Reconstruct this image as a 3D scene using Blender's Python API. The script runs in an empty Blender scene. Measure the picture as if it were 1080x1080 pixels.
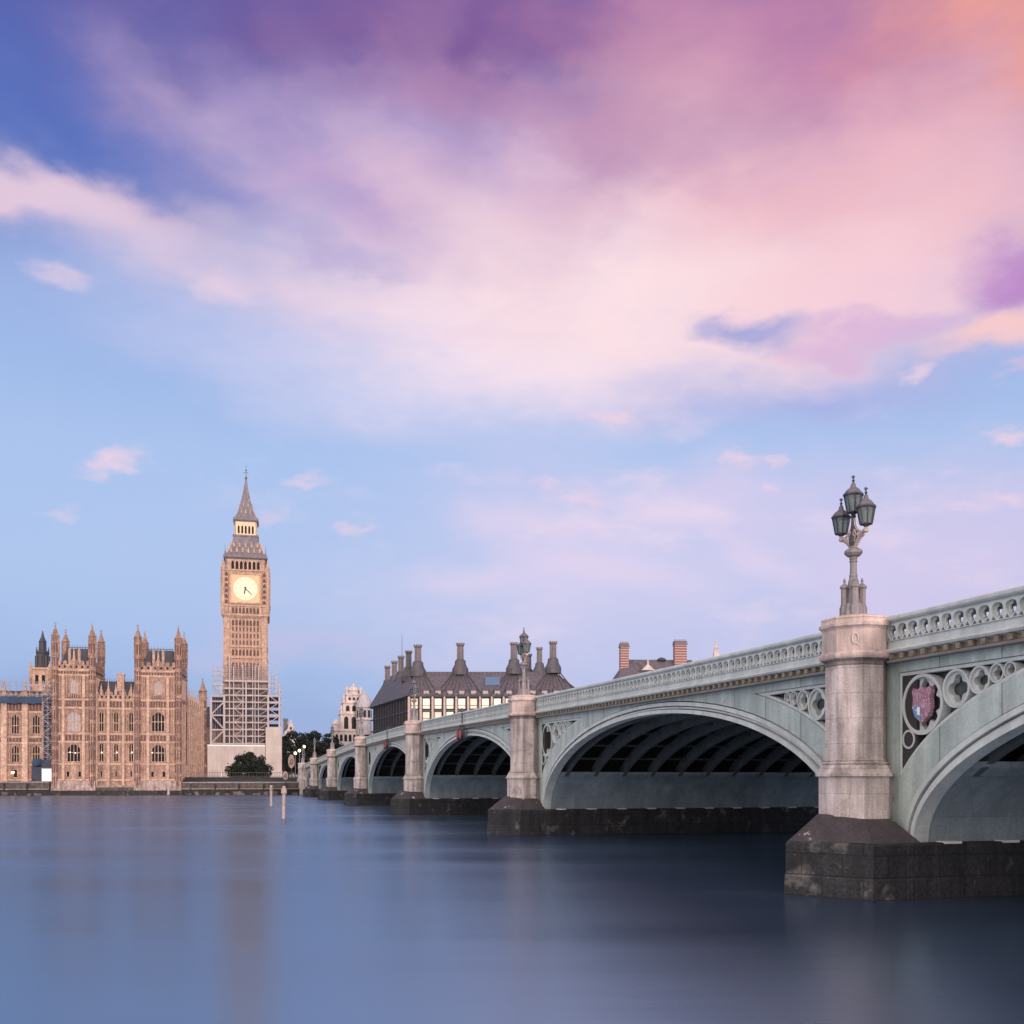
import bpy, bmesh, math, random
import numpy as np
from mathutils import Vector, Matrix
from mathutils.geometry import tessellate_polygon
random.seed(7)
scene = bpy.context.scene
COL = scene.collection
R = math.radians
pi = math.pi

# ------------------------------------------------------------------ camera
CAM_H, HORIZON, F = 3.35, 823.0, 1080.0          # metres above the water, pixel row of the horizon, focal length in pixels
cam_d = bpy.data.cameras.new('camera'); cam = bpy.data.objects.new('camera', cam_d); COL.objects.link(cam)
cam.location = (0, 0, CAM_H); cam.rotation_euler = (R(90), 0, 0)
cam_d.sensor_width = 36; cam_d.lens = 36; cam_d.shift_y = (HORIZON - 540) / 1080
cam_d.clip_start = .1; cam_d.clip_end = 20000
scene.camera = cam

def lin(c):
    return tuple((v / 255 / 12.92) if v / 255 <= .04045 else ((v / 255 + .055) / 1.055) ** 2.4 for v in c)

# ------------------------------------------------------------------ sky
SUN_AZ, SUN_EL = math.atan2(.44, -.90), R(9)       # azimuth measured from +Y towards +X: behind the camera, to the right
world = bpy.data.worlds.new('World'); scene.world = world; world.use_nodes = True
NT = world.node_tree; NT.nodes.clear()
def nd(nt, kind, **kw):
    n = nt.nodes.new(kind)
    for k, v in kw.items(): setattr(n, k, v)
    return n
def build_sky():
    nt = NT; L = nt.links.new
    def math_(op, a, b=None, clamp=False):
        n = nd(nt, 'ShaderNodeMath', operation=op, use_clamp=clamp)
        for i, v in enumerate((a, b)):
            if v is None: continue
            if isinstance(v, (int, float)): n.inputs[i].default_value = v
            else: L(v, n.inputs[i])
        return n.outputs[0]
    tc = nd(nt, 'ShaderNodeTexCoord')
    sep = nd(nt, 'ShaderNodeSeparateXYZ'); L(tc.outputs['Generated'], sep.inputs[0])
    az = math_('ARCTAN2', sep.outputs[0], sep.outputs[1]); el = math_('ARCSINE', sep.outputs[2])
    comb = nd(nt, 'ShaderNodeCombineXYZ'); L(az, comb.inputs[0]); L(el, comb.inputs[1])
    P = comb.outputs[0]
    def vmath(op, a, b):
        n = nd(nt, 'ShaderNodeVectorMath', operation=op)
        for i, v in enumerate((a, b)):
            if isinstance(v, tuple): n.inputs[i].default_value = v
            else: L(v, n.inputs[i])
        return n.outputs[0]
    def noise(scale, detail, stretch, off=0.0, rough=.55):
        m = nd(nt, 'ShaderNodeMapping'); L(P, m.inputs[0]); m.inputs['Scale'].default_value = stretch
        m.inputs['Location'].default_value = (off, off * .7, off * 1.3)
        m.inputs['Rotation'].default_value = (0, 0, .12)
        n = nd(nt, 'ShaderNodeTexNoise'); n.inputs['Scale'].default_value = scale; n.inputs['Detail'].default_value = detail
        n.inputs['Roughness'].default_value = rough
        L(m.outputs[0], n.inputs['Vector']); return n
    def warp(base, terms):
        v = base
        for n, amp in terms:
            c = vmath('SUBTRACT', n.outputs['Color'], (.5, .5, .5))
            v = vmath('ADD', v, vmath('MULTIPLY', c, (amp, amp * .6, 0)))
        return v
    n1 = noise(2.6, 4, (1, 1.6, 1)); n2 = noise(9, 5, (1, 2.2, 1), 3.1); n3 = noise(34, 4, (1, 2.0, 1), 5.7)
    big = warp(P, [(n1, .24), (n2, .10), (n3, .025)]); small = warp(P, [(n2, .035), (n3, .05)])
    streak_src = warp(P, [(n1, .06), (n2, .05), (n3, .02)])
    def ang(px, py):
        u = (px - 540) / F; w = (HORIZON - py) / F
        return Vector((math.atan(u), math.atan(w / math.sqrt(1 + u * u))))
    # clear sky: elevation ramp
    mr = nd(nt, 'ShaderNodeMapRange'); L(el, mr.inputs[0]); mr.inputs[1].default_value = 0; mr.inputs[2].default_value = 1.0
    ramp = nd(nt, 'ShaderNodeValToRGB'); L(mr.outputs[0], ramp.inputs[0])
    stops = [(0, (164, 180, 224)), (.10, (162, 187, 233)), (.2, (176, 201, 242)), (.30, (174, 200, 244)), (.40, (158, 184, 236)),
             (.50, (118, 140, 208)), (.60, (86, 100, 178)), (.75, (72, 66, 142)), (1.0, (84, 74, 150))]
    e = ramp.color_ramp.elements
    while len(e) < len(stops): e.new(.5)
    for i, (p, c) in enumerate(stops): e[i].position = p; e[i].color = (*lin(c), 1)
    col = ramp.outputs[0]
    sn = nd(nt, 'ShaderNodeTexSky', sky_type='NISHITA', sun_disc=False); sn.sun_elevation = SUN_EL; sn.sun_rotation = SUN_AZ
    scl = nd(nt, 'ShaderNodeMixRGB', blend_type='MULTIPLY'); scl.inputs[0].default_value = 1; L(sn.outputs[0], scl.inputs[1]); scl.inputs[2].default_value = (.1, .1, .1, 1)
    mx = nd(nt, 'ShaderNodeMixRGB'); mx.inputs[0].default_value = .90; L(scl.outputs[0], mx.inputs[1]); L(col, mx.inputs[2]); col = mx.outputs[0]
    wisps = math_('ADD', math_('MULTIPLY', n2.outputs['Fac'], 1.1), .45)
    def blob(c, rx, ry, rot, rgb, alpha, hard=.25, src=None, mod=True, gain=1.0, mask=None):
        nonlocal col
        ca = ang(*c); r = R(rot)
        e1 = ang(c[0] + rx * math.cos(r), c[1] + rx * math.sin(r)) - ca
        e2 = ang(c[0] - ry * math.sin(r), c[1] + ry * math.cos(r)) - ca
        m = nd(nt, 'ShaderNodeMapping', vector_type='TEXTURE'); L(src or big, m.inputs[0])
        m.inputs['Location'].default_value = (ca.x, ca.y, 0); m.inputs['Rotation'].default_value = (0, 0, math.atan2(e1.y, e1.x))
        m.inputs['Scale'].default_value = (max(e1.length, .002), max(e2.length, .002), 1)
        ln = nd(nt, 'ShaderNodeVectorMath', operation='LENGTH'); L(m.outputs[0], ln.inputs[0])
        q = nd(nt, 'ShaderNodeMapRange', interpolation_type='SMOOTHSTEP'); L(ln.outputs['Value'], q.inputs[0])
        q.inputs[1].default_value = hard; q.inputs[2].default_value = 1.25; q.inputs[3].default_value = alpha; q.inputs[4].default_value = 0
        a = q.outputs[0]
        if mod: a = math_('MULTIPLY', a, wisps, True)
        if mask is not None: a = math_('MULTIPLY', a, mask, True)
        mm = nd(nt, 'ShaderNodeMixRGB'); L(a, mm.inputs[0]); L(col, mm.inputs[1]); mm.inputs[2].default_value = (*[v * gain for v in lin(rgb)], 1)
        col = mm.outputs[0]
    # deep blue wedge, then the high cloud sheet: mauve overhead to salmon on the right
    blob((50, 90), 260, 170, 12, (84, 108, 186), .75, .0)
    blob((330, 10), 330, 130, -6, (110, 92, 158), .75, .0)
    blob((640, 10), 420, 200, 0, (146, 104, 158), .85)
    blob((860, 70), 380, 170, 8, (196, 136, 174), .85)
    blob((1090, 0), 250, 150, 0, (240, 164, 152), .92, .1)
    # the broad pale fan
    blob((780, 265), 440, 165, -6, (246, 206, 216), .95)
    blob((430, 215), 320, 110, 16, (206, 176, 212), .85, .1)
    blob((30, 206), 210, 46, 6, (226, 196, 214), .9)
    blob((250, 300), 330, 58, 19, (222, 204, 228), .7, .05)
    blob((250, 380), 300, 70, 14, (190, 196, 234), .55, .0)
    blob((430, 330), 250, 66, 17, (246, 220, 232), .8, .0)
    blob((400, 415), 330, 70, 8, (210, 212, 242), .6, .0)
    blob((560, 385), 260, 66, 3, (246, 226, 240), .9, .0)
    blob((960, 195), 260, 95, -12, (238, 186, 198), .75)
    blob((660, 310), 290, 100, 0, (254, 228, 232), .9, .1)
    blob((880, 300), 200, 60, -10, (246, 206, 218), .7)
    blob((690, 100), 120, 130, 8, (198, 150, 178), .45, .0)
    blob((505, 60), 42, 150, 0, (118, 88, 152), .5, .0)
    for c, rx, ry, rot, rgb, a in [((255, 165), 210, 15, 36, (224, 198, 224), .5), ((330, 175), 200, 12, 38, (160, 142, 204), .45), ((395, 150), 170, 16, 48, (206, 172, 206), .45), ((150, 262), 240, 14, 15, (226, 204, 226), .5),
                               ((460, 215), 170, 16, 30, (232, 204, 218), .5), ((300, 345), 230, 13, 17, (236, 218, 236), .5), ((640, 150), 150, 20, 112, (200, 152, 184), .4), ((740, 130), 170, 26, 104, (222, 172, 194), .4), ((560, 190), 120, 22, 75, (208, 166, 198), .4), ((860, 170), 210, 22, 150, (226, 172, 190), .45), ((930, 250), 200, 18, 160, (246, 206, 212), .45)]:
        blob(c, rx, ry * 2.6, rot, rgb, a * (.45 if c[0] < 420 else .8), .0, streak_src)
    blob((450, 90), 50, 120, 0, (176, 132, 172), .4, .0)
    blob((560, 150), 240, 46, 6, (186, 138, 180), .5)
    blob((350, 262), 110, 16, 18, (178, 168, 214), .5, .0)
    blob((1080, 285), 110, 52, -18, (188, 134, 200), .85)
    blob((900, 345), 110, 22, -8, (208, 172, 218), .6)
    blob((785, 344), 58, 21, 0, (150, 160, 218), .85, .1)
    blob((860, 410), 240, 40, -6, (158, 174, 230), .6, .0)
    blob((1035, 352), 110, 25, -12, (250, 204, 204), .9)
    blob((1075, 396), 56, 18, -8, (250, 200, 206), .9)
    # low veils
    blob((620, 570), 190, 100, 8, (208, 204, 238), .65, .0)
    blob((770, 535), 90, 62, 20, (222, 206, 236), .7, .0)
    blob((980, 610), 320, 150, 0, (220, 202, 234), .75, .0)
    blob((330, 685), 130, 24, 3, (198, 192, 228), .6, .0)
    blob((560, 690), 240, 70, 0, (208, 206, 238), .55, .0)
    blob((720, 610), 460, 150, 0, (214, 208, 240), .6, .0)
    blob((520, 620), 240, 60, -8, (222, 212, 240), .45, .0)
    blob((240, 600), 330, 100, 0, (180, 198, 238), .5, .0)
    blob((60, 770), 400, 60, 0, (134, 160, 214), .5)
    n4 = noise(7.5, 7, (1, 2.6, 1), 8.3, .62); wm = nd(nt, 'ShaderNodeMapRange', interpolation_type='SMOOTHSTEP'); L(n4.outputs['Fac'], wm.inputs[0])
    for i_, v_ in enumerate((.50, .72, 0, 1)): wm.inputs[i_ + 1].default_value = v_
    blob((700, 560), 640, 200, 0, (240, 220, 238), .62, .0, P, False, 1.0, wm.outputs[0])
    for c, rx, ry, rot, a in [((560, 555), 100, 20, 6, .45), ((640, 600), 130, 22, 9, .5), ((500, 610), 110, 18, -4, .4), ((800, 590), 70, 18, 24, .45), ((700, 545), 90, 18, 16, .45)]:
        blob(c, rx, ry, rot, (232, 214, 238), a, .0, streak_src)
    for c, rx, ry, rot, a in [((118, 486), 46, 15, -14, .8), ((62, 292), 40, 14, 14, .5), ((232, 306), 46, 19, 10, .55), ((645, 443), 34, 11, -4, .7),
                              ((780, 488), 22, 11, 0, .7), ((816, 487), 17, 8, 0, .6), ((320, 508), 34, 8, 0, .55), ((372, 557), 22, 8, 0, .45),
                              ((608, 529), 38, 11, 0, .5), ((575, 513), 22, 8, 0, .4), ((965, 396), 20, 9, -10, .7), ((1066, 461), 28, 11, 0, .7),
                              ((1060, 528), 34, 11, 4, .65), ((65, 543), 24, 8, 0, .35),
                              ((500, 355), 46, 14, 0, .5), ((285, 542), 24, 8, 0, .35), ((1022, 537), 26, 7, 6, .5), ((812, 520), 16, 9, 0, .5),]:
        blob(c, rx, ry, rot, (240, 212, 228), a, .0, small, False)
    # bright lobe added to the unseen sky behind the camera, fill for the bridge
    dt = nd(nt, 'ShaderNodeVectorMath', operation='DOT_PRODUCT'); L(tc.outputs['Generated'], dt.inputs[0]); dt.inputs[1].default_value = Vector((-.34, -.72, .60)).normalized()
    q = nd(nt, 'ShaderNodeMapRange', interpolation_type='SMOOTHSTEP'); L(dt.outputs['Value'], q.inputs[0]); q.inputs[1].default_value = .1; q.inputs[2].default_value = .95; q.inputs[3].default_value = 0; q.inputs[4].default_value = 1
    mm = nd(nt, 'ShaderNodeMixRGB'); L(q.outputs[0], mm.inputs[0]); L(col, mm.inputs[1]); mm.inputs[2].default_value = (1.85, 1.60, 1.52, 1); col = mm.outputs[0]
    bg = nd(nt, 'ShaderNodeBackground'); L(col, bg.inputs[0]); bg.inputs[1].default_value = 1.0
    out = nd(nt, 'ShaderNodeOutputWorld'); L(bg.outputs[0], out.inputs[0])
build_sky()

# ------------------------------------------------------------------ sun
sd = bpy.data.lights.new('sun', 'SUN'); sd.energy = 2.3; sd.angle = R(10); sd.color = (1.0, .80, .73)
so = bpy.data.objects.new('sun', sd); COL.objects.link(so)
sdir = Vector((math.sin(SUN_AZ) * math.cos(SUN_EL), math.cos(SUN_AZ) * math.cos(SUN_EL), math.sin(SUN_EL)))
so.rotation_euler = sdir.to_track_quat('Z', 'Y').to_euler(); so.location = sdir * 100

vs = scene.view_settings
vs.view_transform = 'Standard'; vs.look = 'None'; vs.gamma = 1; vs.exposure = 0.0; vs.use_curve_mapping = False

# ------------------------------------------------------------------ materials
def mat(name, base, rough=.8, var=.18, scale=1.0, fine=None, streak=0, bump=0, metal=0, dark=None, patch=None, spec=None, joints=None, emit=None):
    """procedural material: base colour * large noise * fine speckle, rain streaks and own-colour stains"""
    m = bpy.data.materials.new(name); m.use_nodes = True; nt = m.node_tree; L = nt.links.new
    b = nt.nodes['Principled BSDF']; b.inputs['Roughness'].default_value = rough; b.inputs['Metallic'].default_value = metal
    if spec is not None: b.inputs['Specular IOR Level'].default_value = spec
    if emit:
        b.inputs['Emission Color'].default_value = (*emit[0], 1); b.inputs['Emission Strength'].default_value = emit[1]
    tc = nd(nt, 'ShaderNodeTexCoord')
    def noise(sc, det, stretch=(1, 1, 1), rough_=.6):
        mp = nd(nt, 'ShaderNodeMapping'); mp.inputs['Scale'].default_value = stretch; L(tc.outputs['Object'], mp.inputs[0])
        n = nd(nt, 'ShaderNodeTexNoise'); n.inputs['Scale'].default_value = sc; n.inputs['Detail'].default_value = det; n.inputs['Roughness'].default_value = rough_
        L(mp.outputs[0], n.inputs['Vector']); return n.outputs['Fac']
    def rng(v, a, b_, c, d):
        q = nd(nt, 'ShaderNodeMapRange'); L(v, q.inputs[0])
        for i, x in enumerate((a, b_, c, d)): q.inputs[i + 1].default_value = x
        return q.outputs[0]
    def mul(c, f):
        q = nd(nt, 'ShaderNodeMixRGB', blend_type='MULTIPLY'); q.inputs[0].default_value = 1
        L(c, q.inputs[1]); L(f, q.inputs[2]); return q.outputs[0]
    rgb = nd(nt, 'ShaderNodeRGB'); rgb.outputs[0].default_value = (*base, 1); c = rgb.outputs[0]
    nz = noise(scale, 5)
    c = mul(c, rng(nz, .25, .75, 1 - var, 1 + var))
    if fine: c = mul(c, rng(noise(fine[0], 2), .3, .7, 1 - fine[1], 1 + fine[1]))
    if streak: c = mul(c, rng(noise(1.6 * scale, 4, (1.6, 1.6, .16)), .38, .62, 1 - streak, 1))
    if patch:   # (colour, noise scale, threshold, softness)
        q = nd(nt, 'ShaderNodeMixRGB'); L(rng(noise(patch[1], 6), patch[2], patch[2] + patch[3], 0, 1), q.inputs[0]); L(c, q.inputs[1]); q.inputs[2].default_value = (*patch[0], 1); c = q.outputs[0]
    if joints:  # (spacing x, spacing z, darkness): masonry / plate joints
        br = nd(nt, 'ShaderNodeTexBrick'); mp = nd(nt, 'ShaderNodeMapping'); mp.inputs['Rotation'].default_value = (R(90), 0, 0)
        sp = nd(nt, 'ShaderNodeSeparateXYZ'); L(tc.outputs['Object'], sp.inputs[0])
        ad = nd(nt, 'ShaderNodeMath', operation='ADD'); L(sp.outputs[0], ad.inputs[0]); L(sp.outputs[1], ad.inputs[1])
        cb = nd(nt, 'ShaderNodeCombineXYZ'); L(ad.outputs[0], cb.inputs[0]); L(sp.outputs[2], cb.inputs[1]); L(cb.outputs[0], br.inputs['Vector'])
        br.inputs['Scale'].default_value = 1; br.inputs['Brick Width'].default_value = joints[0]; br.inputs['Row Height'].default_value = joints[1]
        br.inputs['Mortar Size'].default_value = .012 if len(joints) < 4 else joints[3]; br.inputs['Mortar Smooth'].default_value = .2
        br.inputs['Color1'].default_value = (1, 1, 1, 1); br.inputs['Color2'].default_value = (.9, .9, .9, 1); br.inputs['Mortar'].default_value = (joints[2],) * 3 + (1,)
        c = mul(c, br.outputs['Color'])
    L(c, b.inputs['Base Color'])
    if bump:
        bp = nd(nt, 'ShaderNodeBump'); bp.inputs['Strength'].default_value = bump; bp.inputs['Distance'].default_value = .05
        L(noise(max(scale * 4, 6), 5), bp.inputs['Height']); L(bp.outputs[0], b.inputs['Normal'])
    return m
M = {}
M['palace'] = mat('honey_limestone', (.42, .258, .190), .85, .34, .55, (4.2, .5), .4, .5, patch=((.17, .095, .085), .42, .54, .22), joints=(1.1, .42, .78, .03))
M['palace_pale'] = mat('pale_limestone_trim', (.50, .335, .25), .85, .3, .9, (4.5, .4), .2, .3)
M['plinth'] = mat('plinth_stone', (.40, .30, .27), .9, .45, .8, (3, .35), .4, .6)
M['tower'] = mat('clock_tower_stone', (.51, .335, .245), .85, .26, .6, (3.2, .36), .25, .4)
M['lantern_gold'] = mat('gilded_lantern_stage', (.72, .53, .34), .6, .15, 1)
M['far_stone'] = mat('portland_stone', (.62, .53, .50), .85, .2, .5, (2, .15), .25)
M['slate'] = mat('roof_slate', (.045, .045, .06), .6, .3, 1.2, (5, .2), .2)
M['iron_roof'] = mat('cast_iron_roof_tiles', (.185, .16, .178), .6, .3, .9, (3.0, .3), .25)
M['office_roof'] = mat('bronze_roof_sheets', (.118, .098, .115), .6, .3, .9, (3.0, .35), .3)
M['gold'] = mat('gilding', (.56, .37, .20), .5, .3, 3, metal=.2)
M['granite'] = mat('pier_granite', (.66, .56, .52), .8, .26, 1.1, (38, .26), .5, .35, patch=((.19, .15, .14), 1.5, .56, .2), joints=(1.45, .74, .6, .009))
M['granite_cap'] = mat('capital_granite', (.56, .435, .39), .8, .2, 1.6, (38, .2), .3, .35, patch=((.16, .11, .11), 1.8, .62, .2))
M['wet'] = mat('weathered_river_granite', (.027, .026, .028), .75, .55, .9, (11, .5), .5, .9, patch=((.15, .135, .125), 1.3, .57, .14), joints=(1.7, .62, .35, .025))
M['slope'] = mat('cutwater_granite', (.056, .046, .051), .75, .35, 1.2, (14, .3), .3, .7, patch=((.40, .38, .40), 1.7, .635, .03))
M['paint'] = mat('pale_green_paint', (.44, .515, .478), .55, .16, .6, (22, .12), .30, .12, patch=((.33, .31, .27), 2.3, .60, .12), joints=(2.35, 50, .42, .022))
M['paint_trim'] = mat('pale_green_trim', (.53, .57, .55), .55, .1, .8, (20, .08), .2, .1)
M['recess'] = mat('recess_paint_and_shade', (.06, .078, .076), .7, .3, 1.5, (12, .2), .2)  # dark spandrel paint; also the painted shade behind the parapet lattice
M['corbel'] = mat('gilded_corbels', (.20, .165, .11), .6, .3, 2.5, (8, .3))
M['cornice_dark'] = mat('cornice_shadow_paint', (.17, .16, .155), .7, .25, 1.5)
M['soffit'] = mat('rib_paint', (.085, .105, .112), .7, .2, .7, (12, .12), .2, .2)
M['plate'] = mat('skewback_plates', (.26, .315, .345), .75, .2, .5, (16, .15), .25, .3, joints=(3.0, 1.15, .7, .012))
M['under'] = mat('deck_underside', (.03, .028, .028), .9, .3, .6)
M['asphalt'] = mat('asphalt', (.05, .05, .05), .9)
M['white_block'] = mat('bearing_stone', (.66, .63, .6), .85, .25, 2)
M['lamp_iron'] = mat('lamp_paint_grey', (.24, .215, .215), .5, .2, 3, (20, .15), .25)
M['lamp_roof'] = mat('lantern_roof_paint', (.13, .115, .125), .5, .2, 3)
M['lamp_dark'] = mat('lantern_frame_paint', (.05, .046, .056), .4, .2, 4)
M['lamp_gilt'] = mat('lamp_gilding', (.50, .38, .31), .45, .2, 6, metal=.25)
def glass_mat(name, c, rough=.15, spec=.6):
    return mat(name, c, rough, .15, 1.5, spec=spec)
M['lamp_glass'] = glass_mat('lantern_glass', (.24, .30, .28), .2)
M['lamp_glass'].node_tree.nodes['Principled BSDF'].inputs['Transmission Weight'].default_value = .55
M['win'] = glass_mat('dark_window_glass', (.014, .014, .018), .25, .12)
M['blue_glass'] = glass_mat('blue_skylight_glass', (.10, .16, .26), .3, .3)
M['win_pale'] = glass_mat('blind_window', (.36, .31, .31), .4)
M['win_lit'] = mat('lit_office_glass', (.4, .36, .25), .4, .25, .5, emit=((1.0, .91, .68), .9))
M['win_lit_soft'] = mat('lit_office_glass_soft', (.4, .36, .28), .4, .25, .5, emit=((1.0, .90, .66), .5))
M['warm'] = mat('warm_lamp_glass', (.8, .7, .5), .4, .0, 1, emit=((1.0, .74, .36), 7.0))
M['glow'] = mat('room_light', (.8, .7, .5), .4, .0, 1, emit=((1.0, .84, .6), 2.2))
M['dial'] = mat('opal_clock_glass', (.55, .49, .34), .5, .06, 3, emit=((1.0, .88, .62), .34))
M['ink'] = mat('blackened_iron', (.05, .04, .035), .6)
M['steel'] = mat('white_scaffold_steel', (.41, .355, .355), .6, .2, .8, (3, .12))
M['tube'] = mat('galvanised_tube', (.30, .26, .26), .5, .3, 1.0)
M['board'] = mat('scaffold_board', (.36, .29, .27), .85, .3, 1)
M['net2'] = mat('brown_debris_net', (.085, .062, .06), .9, .5, 1.2, (5, .4))
M['net'] = mat('dark_scaffold_net', (.04, .045, .07), .9, .3, .8)
M['blue'] = mat('blue_sheeting', (.018, .042, .085), .7, .35, .8)
M['hoard'] = mat('painted_hoarding', (.54, .46, .42), .7, .08, .3, (3, .05), .12, joints=(1.22, 2.44, .86, .03))
M['white'] = mat('white_panel', (.80, .78, .74), .6, .06, 1)
M['bronze'] = mat('dark_bronze_frame', (.075, .068, .076), .5, .25, .7)
M['sandstone'] = mat('sandstone_piers', (.52, .40, .36), .85, .15, .8)
M['bark'] = mat('bark', (.06, .045, .035), .9, .3, 2)
M['leaf'] = mat('dark_foliage', (.013, .021, .012), .8, .55, .9, (4, .35))
M['leaf2'] = mat('far_foliage', (.013, .020, .018), .8, .55, .5, (2, .35))
M['post'] = mat('pale_river_post', (.46, .37, .33), .8, .3, 1.2, (6, .2), .3)
M['red'] = mat('red_lamp_glass', (.42, .07, .05), .35, .15, 3)
M['dark_metal'] = mat('dark_metal', (.05, .05, .055), .5)
M['wallstone'] = mat('embankment_stone', (.125, .10, .092), .9, .4, .5, (2.5, .3), .4, .7, patch=((.045, .05, .032), .5, .52, .14), joints=(1.8, .6, .7, .03))
M['weed'] = mat('tidal_weed', (.028, .025, .021), .85, .5, .7, (3, .3), .3, .8, patch=((.13, .115, .10), .8, .60, .1))
M['foreshore'] = mat('muddy_foreshore_stone', (.12, .092, .078), .9, .5, .9, (3, .4), 0, .7)
M['coping'] = mat('embankment_coping', (.30, .26, .24), .9, .25, .8, (3, .2), .2)
M['grass'] = mat('dusky_lawn', (.035, .036, .028), .95, .3, .5, (6, .2))
M['ground'] = mat('city_ground', (.09, .085, .08), .95, .25, .05)
M['grime'] = mat('white_paint_mark', (.72, .66, .62), .8)
M['copper'] = mat('grey_lead_dome', (.40, .375, .39), .6, .2, .7)

def banded_brick():
    m = mat('striped_brick', (.25, .10, .085), .85, .2, 1.5); nt = m.node_tree; L = nt.links.new
    b = nt.nodes['Principled BSDF']; src = b.inputs['Base Color'].links[0].from_socket
    tc = nd(nt, 'ShaderNodeTexCoord'); sp = nd(nt, 'ShaderNodeSeparateXYZ'); L(tc.outputs['Object'], sp.inputs[0])
    w = nd(nt, 'ShaderNodeMath', operation='PINGPONG'); L(sp.outputs[2], w.inputs[0]); w.inputs[1].default_value = .42
    g = nd(nt, 'ShaderNodeMath', operation='GREATER_THAN'); L(w.outputs[0], g.inputs[0]); g.inputs[1].default_value = .27
    mx = nd(nt, 'ShaderNodeMixRGB'); L(g.outputs[0], mx.inputs[0]); L(src, mx.inputs[1]); mx.inputs[2].default_value = (.42, .33, .32, 1); L(mx.outputs[0], b.inputs['Base Color']); return m
M['striped'] = banded_brick()

def water_mat():
    m = bpy.data.materials.new('long_exposure_river'); m.use_nodes = True; nt = m.node_tree; L = nt.links.new
    b = nt.nodes['Principled BSDF']; b.inputs['IOR'].default_value = 6.0; b.inputs['Specular Tint'].default_value = (.66, .81, 1.0, 1)
    b.inputs['Base Color'].default_value = (.010, .019, .040, 1); b.inputs['Roughness'].default_value = .2
    tc = nd(nt, 'ShaderNodeTexCoord')
    def noise(sc, det, st):
        mp = nd(nt, 'ShaderNodeMapping'); mp.inputs['Scale'].default_value = st; L(tc.outputs['Object'], mp.inputs[0])
        n = nd(nt, 'ShaderNodeTexNoise'); n.inputs['Scale'].default_value = sc; n.inputs['Detail'].default_value = det; L(mp.outputs[0], n.inputs['Vector']); return n.outputs['Fac']
    rr = nd(nt, 'ShaderNodeMapRange'); L(noise(.06, 3, (.5, 1.6, 1)), rr.inputs[0]); rr.inputs[1].default_value = .3; rr.inputs[2].default_value = .7; rr.inputs[3].default_value = .20; rr.inputs[4].default_value = .30
    L(rr.outputs[0], b.inputs['Roughness'])
    ad = nd(nt, 'ShaderNodeMath', operation='ADD'); L(noise(.22, 4, (.25, 1, 1)), ad.inputs[0])
    mu = nd(nt, 'ShaderNodeMath', operation='MULTIPLY'); L(noise(1.6, 3, (.35, 1, 1)), mu.inputs[0]); mu.inputs[1].default_value = .12; L(mu.outputs[0], ad.inputs[1])
    bp = nd(nt, 'ShaderNodeBump'); bp.inputs['Strength'].default_value = .10; bp.inputs['Distance'].default_value = .2; L(ad.outputs[0], bp.inputs['Height']); L(bp.outputs[0], b.inputs['Normal'])
    return m
M['water'] = water_mat()

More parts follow.
